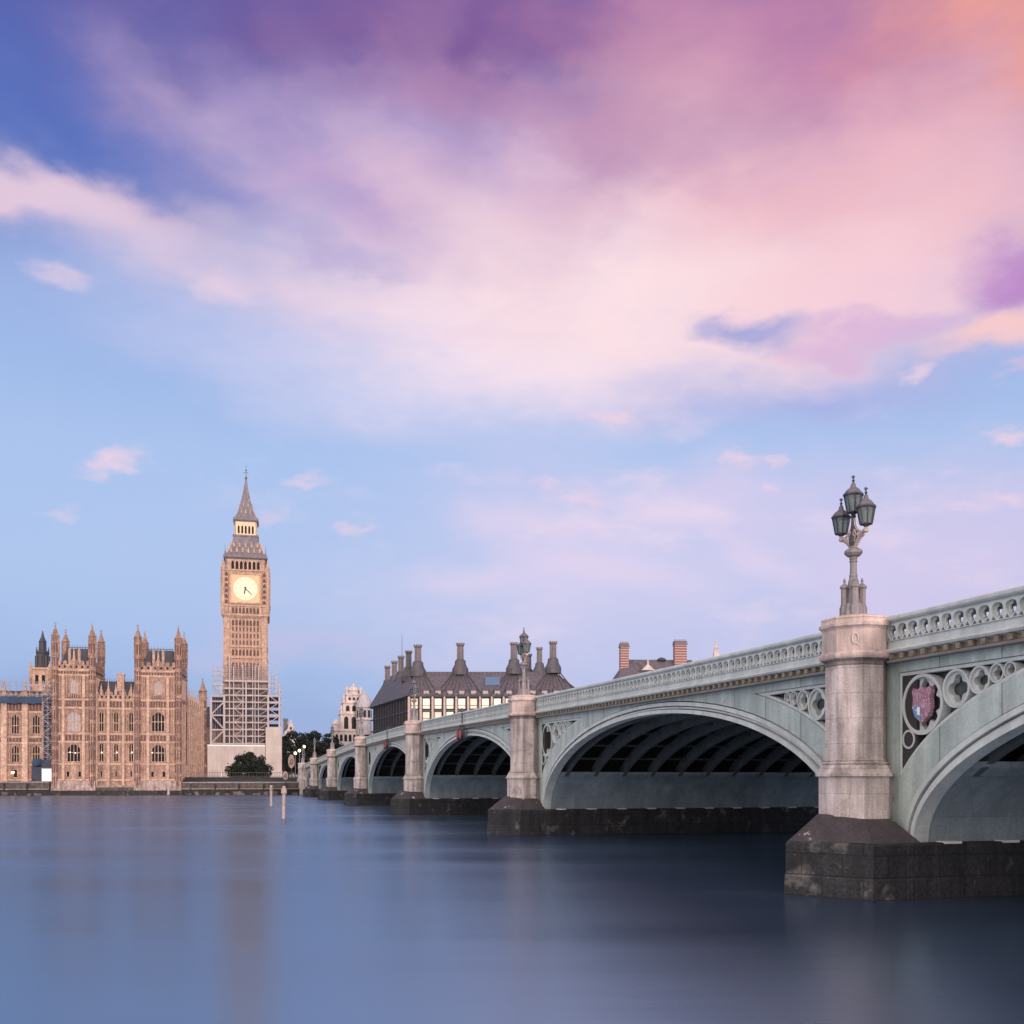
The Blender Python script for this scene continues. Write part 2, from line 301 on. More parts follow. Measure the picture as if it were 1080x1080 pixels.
# ------------------------------------------------------------------ builders
class MB:
    """collects faces for ONE mesh object"""
    def __init__(s): s.v = []; s.f = []
    def add(s, vs_, fs_):
        o = len(s.v); s.v += [tuple(v) for v in vs_]; s.f += [tuple(i + o for i in f) for f in fs_]; return s
    def box(s, x0, x1, y0, y1, z0, z1, top=1.0):
        if top != 1:
            cx, cy = (x0 + x1) / 2, (y0 + y1) / 2; hx, hy = (x1 - x0) / 2 * top, (y1 - y0) / 2 * top
            t = [(cx - hx, cy - hy, z1), (cx + hx, cy - hy, z1), (cx + hx, cy + hy, z1), (cx - hx, cy + hy, z1)]
        else: t = [(x0, y0, z1), (x1, y0, z1), (x1, y1, z1), (x0, y1, z1)]
        return s.add([(x0, y0, z0), (x1, y0, z0), (x1, y1, z0), (x0, y1, z0)] + t, [(3, 2, 1, 0), (4, 5, 6, 7), (0, 1, 5, 4), (1, 2, 6, 5), (2, 3, 7, 6), (3, 0, 4, 7)])
    def lathe(s, cx, cy, prof, n=8, ph=None):
        ph = pi / n if ph is None else ph
        vs_, fs_ = [], []
        for r, z in prof:
            for k in range(n):
                a = ph + 2 * pi * k / n; vs_.append((cx + r * math.cos(a), cy + r * math.sin(a), z))
        for i in range(len(prof) - 1):
            for k in range(n):
                k2 = (k + 1) % n; fs_.append((i * n + k, i * n + k2, (i + 1) * n + k2, (i + 1) * n + k))
        fs_.append(tuple(range(n - 1, -1, -1))); fs_.append(tuple((len(prof) - 1) * n + k for k in range(n)))
        return s.add(vs_, fs_)
    def tube(s, a, b, r, n=6, r2=None):
        a = Vector(a); b = Vector(b); d = (b - a)
        if d.length < 1e-6: return s
        d.normalize(); u = d.orthogonal().normalized(); w = d.cross(u); r2 = r if r2 is None else r2
        vs_ = [a + (u * math.cos(2 * pi * k / n) + w * math.sin(2 * pi * k / n)) * r for k in range(n)] + [b + (u * math.cos(2 * pi * k / n) + w * math.sin(2 * pi * k / n)) * r2 for k in range(n)]
        return s.add(vs_, [(k, (k + 1) % n, n + (k + 1) % n, n + k) for k in range(n)] + [tuple(range(n - 1, -1, -1)), tuple(range(n, 2 * n))])
    def path(s, pts, r, n=6):
        for a, b in zip(pts[:-1], pts[1:]): s.tube(a, b, r, n)
        return s
    def beam(s, a, b, w):
        """square bar between two points"""
        return s.tube(a, b, w * .72, 4)
    def plate(s, outer, holes, d0, d1, fn, skip_outer=False):
        """2-D outline with holes in (x,z), thick from depth d0 to d1; fn(x, depth, z) -> point"""
        loops = [outer] + list(holes); flat = [p for l in loops for p in l]
        tris = tessellate_polygon([[Vector((p[0], p[1], 0)) for p in l] for l in loops])
        n = len(flat); vs_ = [fn(p[0], d0, p[1]) for p in flat] + [fn(p[0], d1, p[1]) for p in flat]; fs_ = []
        for t in tris:
            a, b, c = (flat[i] for i in t); up = (b[0] - a[0]) * (c[1] - a[1]) - (b[1] - a[1]) * (c[0] - a[0]) > 0
            t = tuple(t) if up else tuple(reversed(t)); fs_.append(t); fs_.append(tuple(i + n for i in reversed(t)))
        o = 0
        for li, l in enumerate(loops):
            m_ = len(l)
            ar = sum(l[i][0] * l[(i + 1) % m_][1] - l[(i + 1) % m_][0] * l[i][1] for i in range(m_))
            if not (skip_outer and li == 0):
                for i in range(m_):
                    j = (i + 1) % m_
                    q = (o + i, o + i + n, o + j + n, o + j)
                    if (ar > 0) != (li == 0): q = tuple(reversed(q))
                    fs_.append(tuple(reversed(q)) if li == 0 else tuple(reversed(q)))
            o += m_
        return s.add(vs_, fs_)
    def sweep(s, stations, prof, closed=True):
        """stations: list of functions' results point(d,z); prof list of (d,z)"""
        m_ = len(prof); vs_ = [st(*p) for st in stations for p in prof]; fs_ = []
        for i in range(len(stations) - 1):
            for k in range(m_ if closed else m_ - 1):
                k2 = (k + 1) % m_; fs_.append((i * m_ + k, i * m_ + k2, (i + 1) * m_ + k2, (i + 1) * m_ + k))
        if closed: fs_.append(tuple(range(m_))); fs_.append(tuple((len(stations) - 1) * m_ + k for k in range(m_ - 1, -1, -1)))
        return s.add(vs_, fs_)
    def hull(s, pts):
        bm = bmesh.new()
        for p in pts: bm.verts.new(p)
        r = bmesh.ops.convex_hull(bm, input=bm.verts)
        bm.verts.ensure_lookup_table()
        for v in [v for v in bm.verts if not v.link_faces]: bm.verts.remove(v)
        bm.verts.index_update(); vs_ = [tuple(v.co) for v in bm.verts]; fs_ = [tuple(v.index for v in f.verts) for f in bm.faces]; bm.free()
        return s.add(vs_, fs_)
    def build(s, name, m, parent=None, smooth=False, fix=True):
        me = bpy.data.meshes.new(name); me.from_pydata(s.v, [], s.f); me.update()
        if fix:
            bm = bmesh.new(); bm.from_mesh(me); bmesh.ops.recalc_face_normals(bm, faces=bm.faces); bm.to_mesh(me); bm.free()
        me.materials.append(m)
        if smooth:
            me.polygons.foreach_set('use_smooth', [True] * len(me.polygons))
        o = bpy.data.objects.new(name, me); COL.objects.link(o)
        if parent: o.parent = parent
        return o
def thing(name, label, cat, loc=(0, 0, 0), rz=0, group=None):
    o = bpy.data.objects.new(name, None); COL.objects.link(o); o.location = loc; o.rotation_euler = (0, 0, rz); o['label'] = label; o['category'] = cat
    if group: o['group'] = group
    return o
def tag(o, label, cat, group=None):
    o['label'] = label; o['category'] = cat
    if group: o['group'] = group
    return o
def structure(o): o['kind'] = 'structure'; return o
def children(o): return list(o.children)
def copy_tree(o, parent=None, top=True):
    c = o.copy(); COL.objects.link(c); c.parent = parent
    for ch in children(o): copy_tree(ch, c, False)
    return c
def at(px, py, Y): return Vector(((px - 540) / F * Y, Y, CAM_H + (HORIZON - py) / F * Y))
class Frame:
    """a facade plane: x along it to the right, y away from the river, z up"""
    def __init__(s, px, Y, deg): s.o = Vector(((px - 540) / F * Y, Y)); s.a = R(deg)
    def x(s, px, dy=0):
        k = (px - 540) / F; c, si = math.cos(s.a), math.sin(s.a); ox = s.o.x - si * dy; oy = s.o.y + c * dy
        return (k * oy - ox) / (c - k * si)
    def z(s, py, x=0, dy=0):
        Y = s.o.y + x * math.sin(s.a) + dy * math.cos(s.a); return CAM_H + (HORIZON - py) * Y / F
    def loc(s, z=0): return (s.o.x, s.o.y, z)
ID = lambda x, d, z: (x, d, z)

# ------------------------------------------------------------------ river and banks
BE, BN = Vector((.27260, -.96213)), Vector((.96213, .27260))     # bridge axes: towards the east bank, and across the deck (north)
P1 = Vector((10.33, 30.74))
def bw(s, d, z=0):
    p = P1 - BE * s + BN * d; return Vector((p.x, p.y, z))
w = MB(); w.add([(-900, -400, 0), (900, -400, 0), (900, 420, 0), (-900, 420, 0)], [(0, 1, 2, 3)])
structure(w.build('river', M['water']))
# the west bank follows a line through the palace river wall to the bridge abutment
PF = Frame(189, 235, 10)            # palace river front, origin at its north-east corner
bank = [(-900, 95), (-150, 221.5), (-76.4, 236), (-48, 241), (-20, 250), (60, 272), (400, 365), (900, 500)]
g = MB()
inner = [(x, y + 4.0) for x, y in bank]
far = [(-6000, 8000), (6000, 8000)]
n = len(bank)
g.add([(x, y + .5, 3.0) for x, y in bank] + [(x, y + 7, 4.1) for x, y in bank] + [(-6000, 8000, 4.1), (6000, 8000, 4.1)],
      [(i, i + 1, n + i + 1, n + i) for i in range(n - 1)] + [(n, 2 * n, 2 * n + 1) + tuple(range(2 * n - 1, n, -1))][:0])
gb = MB(); gb.add([(x, y + 7, 4.1) for x, y in bank] + [(6000, 600, 4.1), (6000, 9000, 4.1), (-6000, 9000, 4.1), (-6000, 300, 4.1)], [tuple(range(n + 4))])
structure(g.build('bank_slope', M['grass'])); structure(gb.build('ground', M['ground']))

# ------------------------------------------------------------------ bridge
TOPS = [(-40, 7.72), (-20, 7.95), (-6, 8.10), (0, 8.18), (17, 8.36), (33, 8.56), (53, 8.86), (73, 9.14), (93, 9.32), (113, 9.26), (132, 9.02), (151, 8.62), (170, 8.22), (186, 7.92), (217, 7.4), (240, 7.05)]
_pf = np.polynomial.Polynomial.fit([a for a, b in TOPS], [b for a, b in TOPS], 6)
def top(s): return float(_pf(s))
PIERS = [0, 35, 73.3, 113.2, 151.5, 186.5]
ENDS = [-32.2] + PIERS + [218.6]
W, SPR, DW, DEPTH = 1.75, 1.58, .75, 26.0       # pier half width, springing height, wall plane, deck width
def LP(s, d, z): return (-s, d, z)
bridge = thing('arch_bridge', 'pale green seven-arched road bridge on pink granite piers crossing the river', 'bridge', (P1.x, P1.y, 0), math.atan2(BE.y, BE.x))
class Arch:
    def __init__(s, i):
        s.i = i; s.s0 = ENDS[i] + W; s.s1 = ENDS[i + 1] - W; s.c = (s.s0 + s.s1) / 2; s.a = (s.s1 - s.s0) / 2; s.b = top(s.c) - 1.93 - SPR
    def pt(s, t, off=0):
        """t=0 at s1 springing ... pi at s0; off measured outwards"""
        x, z = s.a * math.cos(t), s.b * math.sin(t); nx, nz = math.cos(t) / s.a, math.sin(t) / s.b; l = math.hypot(nx, nz)
        return (s.c + x + off * nx / l, SPR + z + off * nz / l)
    def outer(s, t, ins=0): return s.pt(t, 1.0 + .36 * abs(math.cos(t)) + ins)
arches = [Arch(i) for i in range(7)]
def srange(a, b, step):
    k = max(2, int(abs(b - a) / step) + 1); return [a + (b - a) * i / (k - 1) for i in range(k)]
def spandrel(A, side, ins=0):
    """recess outline at one end of an arch: 1 = far (west) end, 0 = near (east) end; returns (outline, extrados points, corner)"""
    pier = ENDS[A.i + side]; sg = -1 if side else 1
    sv = pier + sg * (.98 + ins)
    zt = lambda s_: top(s_) - 1.30 - .34 - ins
    ext = []
    for k in range(200):
        t = (k / 199) * pi / 2; t = t if side else pi - t
        s_, z_ = A.outer(t, ins)
        if (s_ - sv) * sg >= 0 and z_ <= zt(s_): ext.append((s_, z_))
    ext = ext[::6] + [ext[-1]]
    # interpolate foot on the vertical edge
    prev = None
    for k in range(400):
        t = (k / 399) * pi / 2; t = t if side else pi - t
        s_, z_ = A.outer(t, ins)
        if (s_ - sv) * sg >= 0: foot = (sv, z_); break
    tip = ext[-1][0]
    topline = [(s_, zt(s_)) for s_ in srange(tip, sv, 1.5)]
    raw = [foot] + ext[1:] + topline[1:]; out = []
    for p in raw:
        if not out or math.hypot(p[0] - out[-1][0], p[1] - out[-1][1]) > .04: out.append(p)
    return out, ext, sv, zt, sg
def circle(c, r, n=20, sq=1): return [(c[0] + r * math.cos(2 * pi * k / n), c[1] + r * sq * math.sin(2 * pi * k / n)) for k in range(n)]
def foil(c, r, lobes, n=24, ph=0):
    return [(c[0] + r * (.58 + .42 * abs(math.cos(lobes / 2 * (2 * pi * k / n) + ph))) * math.cos(2 * pi * k / n), c[1] + r * (.58 + .42 * abs(math.cos(lobes / 2 * (2 * pi * k / n) + ph))) * math.sin(2 * pi * k / n)) for k in range(n)]
def shrink(poly, q):
    """inset a CCW/CW polygon by q (simple vertex-normal inset)"""
    m_ = len(poly); ar = sum(poly[i][0] * poly[(i + 1) % m_][1] - poly[(i + 1) % m_][0] * poly[i][1] for i in range(m_)); sg = 1 if ar > 0 else -1; out = []
    for i in range(m_):
        a, b, c = Vector(poly[i - 1]), Vector(poly[i]), Vector(poly[(i + 1) % m_])
        e1 = (b - a).normalized(); e2 = (c - b).normalized(); n1 = Vector((-e1.y, e1.x)) * sg; n2 = Vector((-e2.y, e2.x)) * sg
        m2 = n1 + n2; l = m2.length
        m2 = m2 / l * min(q / max(.25, l / 2), q * 2.2) if l > 1e-6 else n1 * q
        out.append((b.x + m2.x, b.y + m2.y))
    return out
for A in arches:
    near = A.i <= 2
    nseg = 56 if near else 32
    intr = [A.pt(pi * k / nseg) for k in range(nseg + 1)]
    e0, e1 = ENDS[A.i], ENDS[A.i + 1]
    outline = [(e1 - .2, SPR), ] + intr + [(e0 + .2, SPR)] + [(s_, top(s_) - 1.28) for s_ in srange(e0 + .2, e1 - .2, 1.5)]
    sp = [spandrel(A, 0), spandrel(A, 1)]
    rim_ = [A.pt(pi * k / nseg, .50) for k in range(1, nseg)]
    e_lo = [(A.s1 + .50, SPR)]; e_hi = [(A.s0 - .50, SPR)]
    outline = [(e1 - .2, SPR)] + e_lo + rim_ + e_hi + [(e0 + .2, SPR)] + [(s_, top(s_) - 1.28) for s_ in srange(e0 + .2, e1 - .2, 1.5)]
    f = MB().plate(outline, [x[0] for x in sp], DW, DW + .45, LP)
    fac = f.build('facade', M['paint'], bridge)
    # moulded ring along the intrados
    for (o0, o1, d0, d1) in ((-.03, .13, DW - .10, DW + .4), (.0, .6, DW + .24, DW + .43), (.175, .25, DW + .03, DW + .3), (.295, .455, DW - .06, DW + .3)):
        mb = MB(); st = []
        for k in range(nseg + 1):
            t = pi * k / nseg
            a = A.pt(t, o0); b = A.pt(t, o1)
            st.append((LP(a[0], d0, a[1]), LP(b[0], d0, b[1]), LP(b[0], d1, b[1]), LP(a[0], d1, a[1])))
        vs_ = [p for q in st for p in q]; fs_ = [(i * 4 + k, i * 4 + (k + 1) % 4, i * 4 + 4 + (k + 1) % 4, i * 4 + 4 + k) for i in range(nseg) for k in range(4)]
        mb.add(vs_, fs_); mb.build('arch_moulding', M['paint_trim'], fac)
    # spandrel recess, tracery and shield
    for side_, (outl, ext, sv, zt, sg) in enumerate(sp):
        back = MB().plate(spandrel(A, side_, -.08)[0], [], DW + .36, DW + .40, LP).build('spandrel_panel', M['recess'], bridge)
        if A.i > 4: continue
        tr = MB()
        # border bead set inside the recess
        tr.plate(spandrel(A, side_, .015)[0], [spandrel(A, side_, .11)[0]], DW + .05, DW + .3, LP)
        extv = [Vector(p) for p in ext]
        def dist(c): return min((Vector(c) - p).length for p in extv)
        def fit(s_):
            lo, hi = .02, 2.0
            for _ in range(24):
                r = (lo + hi) / 2; c = (s_, zt(s_) - .12 - r)
                if dist(c) - .12 > r: lo = r
                else: hi = r
            return lo
        # first circle touches the upright
        best = None
        for k in range(200):
            s_ = sv + sg * (.12 + k * .012); r = fit(s_)
            if abs(s_ - sv) - .12 >= r: best = (s_, r); break
        if not best: continue
        circ = [best]
        while circ[-1][1] > .2 and len(circ) < 5:
            s_, r = circ[-1]; nx = None
            for k in range(1, 240):
                s2 = s_ + sg * k * .01; r2 = fit(s2)
                if abs(s2 - s_) >= r + r2 + .0: nx = (s2, r2); break
            if not nx: break
            circ.append(nx)
        NC = 28 if near else 14
        for j, (s_, r) in enumerate(circ):
            if r < .1: continue
            c = (s_, zt(s_) - .12 - r)
            tr.plate(circle(c, r + .01, NC), [circle(c, r * .90 - .005, NC)], DW + .04, DW + .34, LP)
            if j > 0 or A.i > 3:
                tr.plate(circle(c, r * .9, NC), [foil(c, r * .76, 4, NC)], DW + .12, DW + .32, LP)
            else:
                tr.plate(circle(c, r * .9, NC), [foil(c, r * .86, 8, NC)], DW + .16, DW + .33, LP)
        # small circle under the big one
        s_, r = circ[0]; cz = zt(s_) - .12 - r
        for rr in (.34, .28, .22, .16):
            c = (sv + sg * (.12 + rr), cz - math.sqrt(max(0, (r + rr) ** 2 - (s_ - sv - sg * (.12 + rr)) ** 2)))
            if dist(c) > rr + .12: 
                tr.plate(circle(c, rr, 16), [circle(c, rr * .78, 16)], DW + .04, DW + .34, LP); break
        tb = tr.build('tracery', M['paint_trim'], back)
        if A.i == 0 and side_ == 1:
            c = (s_, cz); q = r * .56
            body = [(-1, .75), (-.86, 1.0), (-.45, .9), (0, 1.02), (.45, .9), (.86, 1.0), (1, .75), (.88, .35), (.95, -.2), (.7, -.72), (.32, -.92), (0, -1.15), (-.32, -.92), (-.7, -.72), (-.95, -.2), (-.88, .35)]
            def pp(l): return [(c[0] + x * q * .86, c[1] + z * q) for x, z in l]
            m_ = M.get('shield_red')
            if m_ is None:
                M['shield_red'] = mat('shield_red_enamel', (.33, .15, .19), .4, .2, 3, (26, .3), patch=((.46, .42, .54), 24, .54, .04))
                M['shield_blue'] = mat('shield_blue_enamel', (.13, .26, .48), .35, .2, 3, patch=((.6, .7, .8), 9, .58, .04))
            sh = MB().plate(pp(body), [], DW + .02, DW + .16, LP).build('shield', M['shield_red'], back)
            # lower quarter on the pier side: blue with a white pale
            def side(l): return [(c[0] - sg * abs(x) * q * .86 if x <= 0 else c[0] + sg * x * q * .86, c[1] + z * q) for x, z in l]
            bl = MB().plate(side([(-.93, -.12), (-.05, -.12), (-.05, -.98), (-.32, -.84), (-.66, -.66)]), [], DW + .0, DW + .05, LP).build('shield_quarter', M['shield_blue'], back)
            wb = MB().plate(side([(-.34, -.16), (-.08, -.16), (-.08, -.66), (-.34, -.6)]), [], DW - .015, DW + .03, LP).build('shield_charge', M['white'], back)
    # underside: closed skewback plates near the springings, ribs, braces
    for side in (0, 1):
        mb = MB(); rows = []
        for k in range(11):
            z = SPR + (3.86 - SPR) * k / 10; t = math.asin(min(1, (z - SPR) / A.b)); t = t if side else pi - t
            p = A.pt(t); rows.append(p)
        vs_ = [LP(p[0], d, p[1]) for p in rows for d in (DW + .3, DW + DEPTH - .3)] 
        p = rows[-1]; q_ = ENDS[A.i + side] + (-1 if side else 1) * 1.0
        vs_ += [LP(q_, DW + .3, p[1] + .02), LP(q_, DW + DEPTH - .3, p[1] + .02)]
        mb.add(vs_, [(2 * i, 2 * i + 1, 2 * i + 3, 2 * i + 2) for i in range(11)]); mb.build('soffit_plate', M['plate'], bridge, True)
        for j in range(13):
            if A.i > 2: break
            d = DW + 1.0 + j * (DEPTH - 2) / 12; s0 = ENDS[A.i + side] + (-1 if side else 1) * (W + .12)
            MB().box(-s0 - .22, -s0 + .22, d - .3, d + .3, SPR - .22, SPR + .03).build('bearing_block', M['white_block'], bridge)
    nr = 14
    for j in range(nr):
        d = DW + .45 + .5 + j * (DEPTH - 1.9) / (nr - 1)
        if A.i > 4 and j % 2: continue
        mb = MB(); st = []
        ns = 28
        for k in range(ns + 1):
            t = .42 + (pi - .84) * k / ns; a = A.pt(t, -.0); b = A.pt(t, .62)
            st.append([LP(a[0], d - .12, a[1]), LP(a[0], d + .12, a[1]), LP(b[0], d + .12, b[1]), LP(b[0], d - .12, b[1])])
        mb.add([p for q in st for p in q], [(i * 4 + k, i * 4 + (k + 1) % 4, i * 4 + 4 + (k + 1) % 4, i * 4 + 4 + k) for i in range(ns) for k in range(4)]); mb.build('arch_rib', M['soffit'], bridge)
    br = MB()
    for k in range(1, 12):
        t = .42 + (pi - .84) * k / 12; a = A.pt(t, .3); br.box(-a[0] - .05, -a[0] + .05, DW + .5, DW + DEPTH - .6, a[1] - .05, a[1] + .05)
    br.build('cross_bracing', M['soffit'], bridge)
    # parapet of this bay
    pe = .82
    sts = srange(e0 + pe, e1 - pe, 1.2)
    def stn(s_): return lambda d, z: LP(s_, d, top(s_) + z)
    stations = [stn(s_) for s_ in sts]
    cop = MB().sweep(stations, [(.38, -.05), (.46, 0), (.95, 0), (1.0, -.05), (1.0, -.12), (.92, -.16), (.92, -.26), (.5, -.26), (.5, -.20), (.42, -.16), (.38, -.12)]).build('parapet', M['paint_trim'], bridge)
    MB().sweep(stations, [(.50, -.72), (.84, -.72), (.84, -1.28), (.58, -1.28), (.58, -1.12), (.40, -1.08), (.36, -1.02), (.40, -.98), (.50, -.92)]).build('parapet_band', M['paint_trim'], cop)
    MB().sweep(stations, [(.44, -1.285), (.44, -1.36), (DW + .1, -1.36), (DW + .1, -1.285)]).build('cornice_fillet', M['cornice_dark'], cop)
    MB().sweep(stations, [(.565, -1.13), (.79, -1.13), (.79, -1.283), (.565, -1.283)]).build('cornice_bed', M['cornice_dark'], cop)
    cb = MB(); nm = int((e1 - e0 - 2 * pe) / .47)
    for k in range(nm):
        s_ = e0 + pe + (k + .5) * (e1 - e0 - 2 * pe) / nm; z = top(s_)
        cb.box(-s_ - .085, -s_ + .085, .43, .60, z - 1.27, z - 1.11)
    cb.sweep(stations, [(.555, -1.15), (.575, -1.15), (.575, -1.25), (.555, -1.25)])
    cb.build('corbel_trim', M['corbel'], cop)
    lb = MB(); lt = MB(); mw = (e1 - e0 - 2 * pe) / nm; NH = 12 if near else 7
    for k in range(nm):
        c0 = e0 + pe + k * mw; cx = c0 + mw / 2
        def ln_(x, d, z): return LP(x, d, top(x) + z)
        rect = [(c0, -.73), (c0 + mw, -.73), (c0 + mw, -.25), (c0, -.25)]
        hole = [(cx + x * mw, -.49 + z) for x, z in ((0, -.17), (.13, -.15), (.17, -.09), (.13, -.035), (.25, -.01), (.30, .06), (.24, .12), (.14, .13), (.10, .19), (0, .21), (-.10, .19), (-.14, .13), (-.24, .12), (-.30, .06), (-.25, -.01), (-.13, -.035), (-.17, -.09), (-.13, -.15))]
        if not near: hole = hole[::2]
        lt.plate(rect, [hole], .56, .615, ln_, True)
        ring = [(cx + x * mw, -.49 + z) for x, z in ((0, -.205), (.10, -.15), (.24, -.10), (.36, -.03), (.42, .05), (.40, .13), (.30, .19), (.14, .215), (0, .22), (-.14, .215), (-.30, .19), (-.40, .13), (-.42, .05), (-.36, -.03), (-.24, -.10), (-.10, -.15))]
        tris = [[(c0 + .02, -.70), (c0 + .40 * mw, -.715), (c0 + .22 * mw, -.60)], [(c0 + .60 * mw, -.715), (c0 + mw - .02, -.70), (c0 + .78 * mw, -.60)]] if near else []
        lt.plate(rect, [ring] + tris, .46, .56, ln_, True)
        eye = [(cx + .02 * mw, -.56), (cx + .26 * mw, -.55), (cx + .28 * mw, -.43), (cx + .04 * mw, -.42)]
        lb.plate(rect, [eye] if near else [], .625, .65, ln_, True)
    lt.build('pierced_lattice', M['paint_trim'], cop); lb.build('lattice_shade_backing', M['recess'], cop)  # dark sheet added behind the lattice to paint in its inner shade
    # far parapet
    MB().sweep(stations, [(DW + DEPTH - .3, .0), (DW + DEPTH + .3, .0), (DW + DEPTH + .3, -1.36), (DW + DEPTH - .3, -1.36)]).build('north_parapet', M['paint_trim'], bridge)
    MB().plate([(e1 - .2, SPR), ] + intr[::2] + [(e0 + .2, SPR)] + [(s_, top(s_) - 1.3) for s_ in srange(e0 + .2, e1 - .2, 3)], [], DW + DEPTH - .45, DW + DEPTH, LP).build('north_facade', M['paint'], bridge)
sts = srange(ENDS[0] - 14, ENDS[-1] + 6, 3.0)
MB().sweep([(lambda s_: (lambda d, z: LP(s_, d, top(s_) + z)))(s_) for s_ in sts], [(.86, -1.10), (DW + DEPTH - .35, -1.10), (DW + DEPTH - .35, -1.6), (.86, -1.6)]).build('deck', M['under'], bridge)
MB().sweep([(lambda s_: (lambda d, z: LP(s_, d, top(s_) + z)))(s_) for s_ in sts], [(4.2, -1.09), (DW + DEPTH - 4, -1.09), (DW + DEPTH - 4, -1.095), (4.2, -1.095)]).build('roadway', M['asphalt'], bridge)
OC = 1 / math.cos(pi / 8)
def turret(s_, end=False):
    T = top(s_)
    pr = [(1.03, 1.5), (1.03, 3.44), (1.12, 3.47), (1.12, 3.55), (1.08, 3.56), (.97, 3.80), (.91, 3.805), (.91, 3.83), (.95, 3.84), (.95, 3.885), (.89, 3.89), (.89, 3.92), (.92, 3.93), (.92, 3.965), (.87, 3.97), (.87, T - 1.42), (.90, T - 1.38), (.90, T - 1.30), (1.03, T - 1.22), (1.06, T - 1.16), (1.06, T - 1.09),
          (1.0, T - 1.04), (.96, T - 1.0), (.96, T - .36), (1.0, T - .31), (1.06, T - .27), (1.06, T - .19), (1.0, T - .16), (.98, T - .06), (1.0, T - .03), (.98, T + .02), (.62, T + .1)]
    pr = [(r * (.955 if z > 3.9 else .98), z) for r, z in pr]
    sh = MB().lathe(-s_, 0, [(r * OC, z) for r, z in pr if z < T - 1.2], 8).build('pier', M['granite'], bridge)
    MB().lathe(-s_, 0, [(r * OC, z) for r, z in pr if z > T - 1.45 and z > 4], 8).build('pier_capital', M['granite_cap'], sh)
    MB().box(-s_ - W + .02, -s_ + W - .02, DW + .06, DW + DEPTH - .1, -1.5, T - 1.7).build('pier_core', M['under'], sh)
    hw = 2.12; nose = 2.38
    base = [(-s_, -nose), (-s_ + hw, -.9), (-s_ + hw, DW + DEPTH + .9), (-s_, DW + DEPTH + nose), (-s_ - hw, DW + DEPTH + .9), (-s_ - hw, -.9)]
    ch = .07
    def ringz(q, z): 
        c = Vector((-s_, DEPTH / 2))
        return [(c.x + (x - c.x) * (1 - q / hw), c.y + (y - c.y) * (1 - q / 15), z) for x, y in base]
    b = MB(); rings = [ringz(-.12, -1.6), ringz(-.03, .55), ringz(0, .60), ringz(0, SPR - ch), ringz(ch, SPR)]
    vs_ = [p for r in rings for p in r]; fs_ = [(i * 6 + k, i * 6 + (k + 1) % 6, i * 6 + 6 + (k + 1) % 6, i * 6 + 6 + k) for i in range(4) for k in range(6)] + [tuple(24 + k for k in range(6))]
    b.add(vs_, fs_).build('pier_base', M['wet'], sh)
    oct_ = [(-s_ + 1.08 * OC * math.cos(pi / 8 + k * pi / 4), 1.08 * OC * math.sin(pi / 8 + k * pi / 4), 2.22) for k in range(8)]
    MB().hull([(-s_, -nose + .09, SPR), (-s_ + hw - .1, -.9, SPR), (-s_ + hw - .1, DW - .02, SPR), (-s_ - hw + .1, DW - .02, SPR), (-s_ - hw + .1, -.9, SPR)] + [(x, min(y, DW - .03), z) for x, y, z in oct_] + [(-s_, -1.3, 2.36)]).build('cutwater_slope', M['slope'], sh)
    return sh
piers = [turret(s_) for s_ in PIERS]
for s_ in (ENDS[0], ENDS[-1]):
    sg = -1 if s_ < 0 else 1
    T = top(s_)
    pr = [(1.3, -1), (1.3, 3.5), (1.2, 3.8), (1.0, 3.95), (1.0, T - 1.4), (1.15, T - 1.2), (1.15, T - 1.05), (1.05, T - 1), (1.05, T - .3), (1.15, T - .2), (1.1, T), (.7, T + .1)]
    sh = MB().lathe(-s_, 0, [(r * OC, z) for r, z in pr], 8).build('pier', M['granite'], bridge)
    e = sorted((-s_ + W * sg, -s_ - 13 * sg))
    MB().box(e[0] + .02, e[1], DW + .06, DW + DEPTH - .1, -1.5, T - 1.7).build('abutment', M['granite'], sh)
    MB().box(e[0] + .9, e[1], .5, .9, -1.5, T - .02).build('wing_wall', M['granite_cap'], sh)
# a painted scrawl on the nearest capital (reads like a Q and an S)
T0 = top(0)
def scrawl():
    mb = MB(); c = Vector((.70, -.66)); nrm = Vector((1, -1)).normalized(); u = Vector((1, 1)).normalized(); o = nrm * (.932); base = o + u * .16
    def pt(x, z): p = base + u * x + nrm * .012; return (p.x, p.y, T0 - .66 + z)
    q = [pt(.09 * math.cos(a), .15 * math.sin(a)) for a in [2 * pi * k / 16 for k in range(17)]]
    mb.path(q, .013, 5); mb.path([pt(.0, -.1), pt(.06, -.17), pt(.13, -.2)], .013, 5)
    mb.path([pt(.3 + x * .8, z * .75) for x, z in ((.07, .1), (0, .14), (-.06, .09), (-.03, .02), (.05, -.03), (.06, -.1), (0, -.14), (-.07, -.1))], .005, 4)
    return mb
scrawl().build('graffiti', M['grime'], piers[0])

